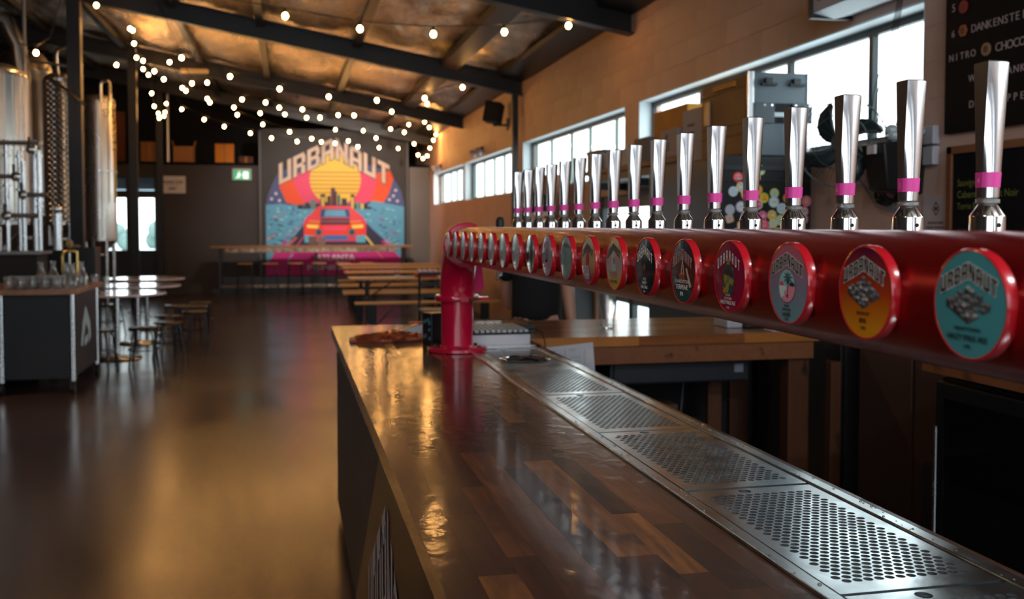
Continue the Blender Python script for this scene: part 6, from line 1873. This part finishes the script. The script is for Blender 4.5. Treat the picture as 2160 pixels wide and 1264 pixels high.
# ------------------------------------------------------------------ signs, boxes and loft stores on the back wall
t = thing('notice_sign', (-2.6, 24.37, 2.5), 'white rectangular notice on the back wall beside the glazed door', 'sign')
MB().box(-2.90, -2.33, 24.36, 24.395, 2.36, 2.76).build('plate', mat('sign_white', c(206, 196, 190), .5), t, smooth=False, bevel=.003)
m = MB(); fr = ((-2.615, 24.36, 2.56), (1, 0, 0), (0, 0, 1))
put_text(m, 'BREWERY STAFF', 0, .06, .055, fr, .003, width=.48, bold=.004); put_text(m, 'BEYOND THIS', 0, .0, .03, fr, .003, width=.30); put_text(m, 'EXIT', 0, -.09, .06, fr, .003, width=.16, bold=.006)
m.build('print', mat('sign_ink', c(70, 66, 66), .6), t, smooth=False, recalc=False)
t = thing('exit_sign', (-1.06, 24.35, 2.8), 'green and white running figure exit sign on the back wall', 'sign')
MB().box(-1.27, -.84, 24.32, 24.395, 2.68, 2.95).build('housing', mat('exit_housing', c(170, 166, 160), .5), t, smooth=False)
MB().box(-1.25, -.86, 24.31, 24.32, 2.69, 2.91).build('lit_panel', mat('exit_green', c(40, 130, 96), .4, emit=(c(60, 170, 120), .35)), t, smooth=False)
m = MB(); fr = ((-1.055, 24.31, 2.80), (1, 0, 0), (0, 0, 1))
m.poly([(-.14, -.07), (-.09, -.02), (-.10, .03), (-.06, .05), (-.02, .0), (-.04, -.01), (-.06, -.02), (-.03, -.07), (-.05, -.08), (-.08, -.05), (-.12, -.09)], fr, .003); m.disc(-.05, .07, .018, fr, .003)
m.poly([(.03, -.09), (.15, -.09), (.15, .08), (.03, .08)], fr, .003); m.poly([(-.02, .0), (.0, .02), (.02, .0), (.0, -.02)], fr, .003)
m.build('pictogram', mat('exit_white', c(220, 235, 225), .4, emit=(c(220, 235, 225), .5)), t, smooth=False, recalc=False)
for (x0, x1, z1, lab, cc) in ((-3.32, -2.92, 3.55, 'brown cardboard box on the loft edge between the posts', (150, 98, 56)), (-2.60, -2.14, 3.46, 'open topped brown cardboard box on the loft edge', (166, 110, 62)),
                             (-1.66, -1.24, 3.53, 'orange cardboard box on the loft edge above the exit sign', (206, 124, 36)), (-1.12, -.80, 3.24, 'low dark box on the loft edge left of the mural', (84, 50, 34))):
    t = thing('loft_box', ((x0 + x1) / 2, 24.6, 3.09), lab, 'box', 'boxes on the loft edge')
    MB().box(x0, x1, 24.45, 24.8, 3.095, z1).build('carton', mat('loft_card_%d' % cc[0], c(*cc), .8), t, smooth=False, bevel=.004)
    if 'open' in lab:
        MB(Matrix.Translation((x0, 24.45, z1)) @ Matrix.Rotation(-.3, 4, 'Y')).box(0, .01, 0, .35, 0, .14).build('flap', mat('loft_card_166', c(166, 110, 62), .8), t, smooth=False)
        MB(Matrix.Translation((x1, 24.45, z1)) @ Matrix.Rotation(.3, 4, 'Y')).box(-.01, 0, 0, .35, 0, .14).build('flap', mat('loft_card_166', c(166, 110, 62), .8), t, smooth=False)
    else:
        MB().box((x0 + x1) / 2 - .02, (x0 + x1) / 2 + .02, 24.447, 24.45, 3.095, z1).build('tape', M_CARD, t, smooth=False)
t = thing('loft_board', (-3.95, 25.2, 3.09), 'rusty brown board standing in the dark loft behind the post', 'board')
MB().box(-4.0, -3.75, 25.1, 25.15, 3.095, 4.3).build('plank', mat('rust_board', c(120, 60, 30), .7), t, smooth=False)
t = thing('ceiling_lamp', (-.95, 18.0, 4.4), 'pale switched off batten lamp among the festoon bulbs', 'lamp')
MB().box(-1.75, -1.30, 17.7, 17.85, 4.20, 4.26).build('batten', mat('batten_cream', c(200, 170, 120), .5), t, smooth=False, bevel=.01)
MB().cyl((-1.52, 17.78, 4.26), (-1.52, 17.78, roof_z(-1.52)), .01, n=6).build('drop_rod', M_BLACK, t)

# ------------------------------------------------------------------ person behind the counter wing
px_, py_ = 1.585, 6.35
per = thing('person', (px_, py_, 0), 'person in a black T-shirt standing behind the counter wing, head bent down', 'person')
SKIN = mat('skin', c(206, 150, 126), .5); SHIRT = mat('black_tshirt', c(22, 22, 25), .85, bump=(14, .4, (1, 1, 1), .02)); HAIR = mat('dark_hair', c(26, 22, 20), .6, bump=(60, .6, (1, 1, .2), .01))
def skinmesh(name, verts, edges, radii, material, parent, sub=2, root=0, local=False):
    me = bpy.data.meshes.new(name)
    me.from_pydata([Vector(v) + Vector((px_, py_, 0)) for v in verts], edges, [])
    me.materials.append(material)
    o = bpy.data.objects.new(name, me); COL.objects.link(o)
    if not me.skin_vertices: 
        bm = bmesh.new(); bm.from_mesh(me); bm.verts.layers.skin.verify(); bm.to_mesh(me); bm.free()
    lay = me.skin_vertices[0].data
    for i, r in enumerate(radii):
        lay[i].radius = r if isinstance(r, tuple) else (r, r)
        lay[i].use_root = (i == root)
    sk = o.modifiers.new('skin', 'SKIN'); sk.use_smooth_shade = True
    sb = o.modifiers.new('subdivision', 'SUBSURF'); sb.levels = sub; sb.render_levels = sub
    o.parent = parent
    if not local: o.location = -WLOC(parent)
    return o
V = [(0, 0, .98), (0, 0, 1.12), (0, -.01, 1.28), (0, -.02, 1.47), (0, -.04, 1.535), (0, -.065, 1.585), (0, -.075, 1.65), (0, -.065, 1.73),
     (-.17, -.01, 1.47), (-.16, .16, 1.20), (-.13, .24, 1.06), (-.03, .26, 1.05),
     (.175, -.01, 1.47), (.215, -.02, 1.17), (.225, -.07, .98), (.222, -.09, .915),
     (-.095, 0, .88), (-.11, -.02, .50), (-.11, .02, .09), (-.11, -.12, .04), (.095, 0, .88), (.11, -.02, .50), (.11, .02, .09), (.11, -.12, .04)]
E_ = [(0, 1), (1, 2), (2, 3), (3, 4), (4, 5), (5, 6), (6, 7), (3, 8), (8, 9), (9, 10), (10, 11), (3, 12), (12, 13), (13, 14), (14, 15), (0, 16), (16, 17), (17, 18), (18, 19), (0, 20), (20, 21), (21, 22), (22, 23)]
Rr = [(.14, .10), (.13, .095), (.14, .10), (.13, .085), (.055, .055), (.062, .068), (.078, .095), (.07, .085),
      (.062, .06), (.045, .045), (.032, .030), (.028, .022), (.062, .06), (.046, .046), (.034, .032), (.036, .020),
      (.09, .09), (.06, .06), (.045, .045), (.04, .03), (.09, .09), (.06, .06), (.045, .045), (.04, .03)]
body = skinmesh('body', V, E_, Rr, SKIN, per)
# five fingers rooted in the palm
for k, (dx, dz) in enumerate(((-.026, -.085), (-.010, -.098), (.006, -.095), (.020, -.078))):
    b = (.222 + dx * .6, -.095 - abs(dx) * .2, .90)
    skinmesh('finger', [b, (b[0] + dx * .3, b[1] - .012, .865), (b[0] + dx * .4, b[1] - .008, .90 + dz + .012), (b[0] + dx * .4, b[1] + .006, .90 + dz)], [(0, 1), (1, 2), (2, 3)], [.010, .009, .0085, .007], SKIN, per, 1)
skinmesh('thumb', [(.205, -.105, .93), (.186, -.125, .905), (.180, -.128, .875)], [(0, 1), (1, 2)], [.012, .0105, .008], SKIN, per, 1)
V2 = [(0, 0, .93), (0, 0, 1.12), (0, -.01, 1.28), (0, -.02, 1.47), (0, -.035, 1.52), (-.17, -.01, 1.47), (-.18, .11, 1.24), (.175, -.01, 1.47), (.205, -.015, 1.26)]
skinmesh('tshirt', V2, [(0, 1), (1, 2), (2, 3), (3, 4), (3, 5), (5, 6), (3, 7), (7, 8)], [(.18, .12), (.175, .115), (.175, .118), (.145, .10), (.065, .06), (.080, .075), (.070, .066), (.080, .075), (.072, .068)], SHIRT, per)
V3 = [(0, 0, 1.0), (0, 0, .93), (-.095, 0, .84), (-.11, -.02, .50), (-.11, .02, .10), (.095, 0, .84), (.11, -.02, .50), (.11, .02, .10)]
skinmesh('trousers', V3, [(0, 1), (1, 2), (2, 3), (3, 4), (1, 5), (5, 6), (6, 7)], [(.15, .11), (.155, .12), (.105, .10), (.08, .08), (.07, .07), (.105, .10), (.08, .08), (.07, .07)], M_BLACKM, per)
m = MB(); m.sphere((px_, py_ - .045, 1.735), .092, 20, 14, (1.0, 1.12, 1.05)); m.sphere((px_, py_ + .01, 1.67), .088, 16, 12, (1.0, .8, 1.15))
m.build('hair', HAIR, per)
hx, hy = px_, py_ - .075
m = MB(); m.sphere((hx, hy - .098, 1.635), .014, 10, 8, (1, 1.2, 1.7)); m.build('nose', SKIN, per)
for s_ in (-1, 1):
    MB().sphere((hx + s_ * .030, hy - .082, 1.665), .011, 10, 8, (1.2, .6, .8)).build('eye', mat('eye_dark', c(50, 40, 36), .2), per)
    MB().sphere((hx + s_ * .083, hy + .01, 1.65), .02, 10, 8, (.45, .8, 1.3)).build('ear', SKIN, per)
MB().sphere((hx, hy - .085, 1.592), .02, 10, 6, (1.2, .4, .35)).build('mouth', mat('lips', c(170, 100, 92), .5), per)
for s_ in (-1, 1):
    MB().box(px_ + s_ * .11 - .05, px_ + s_ * .11 + .05, py_ - .20, py_ + .08, .0, .085).build('shoe', M_BLACK, per, bevel=.02)
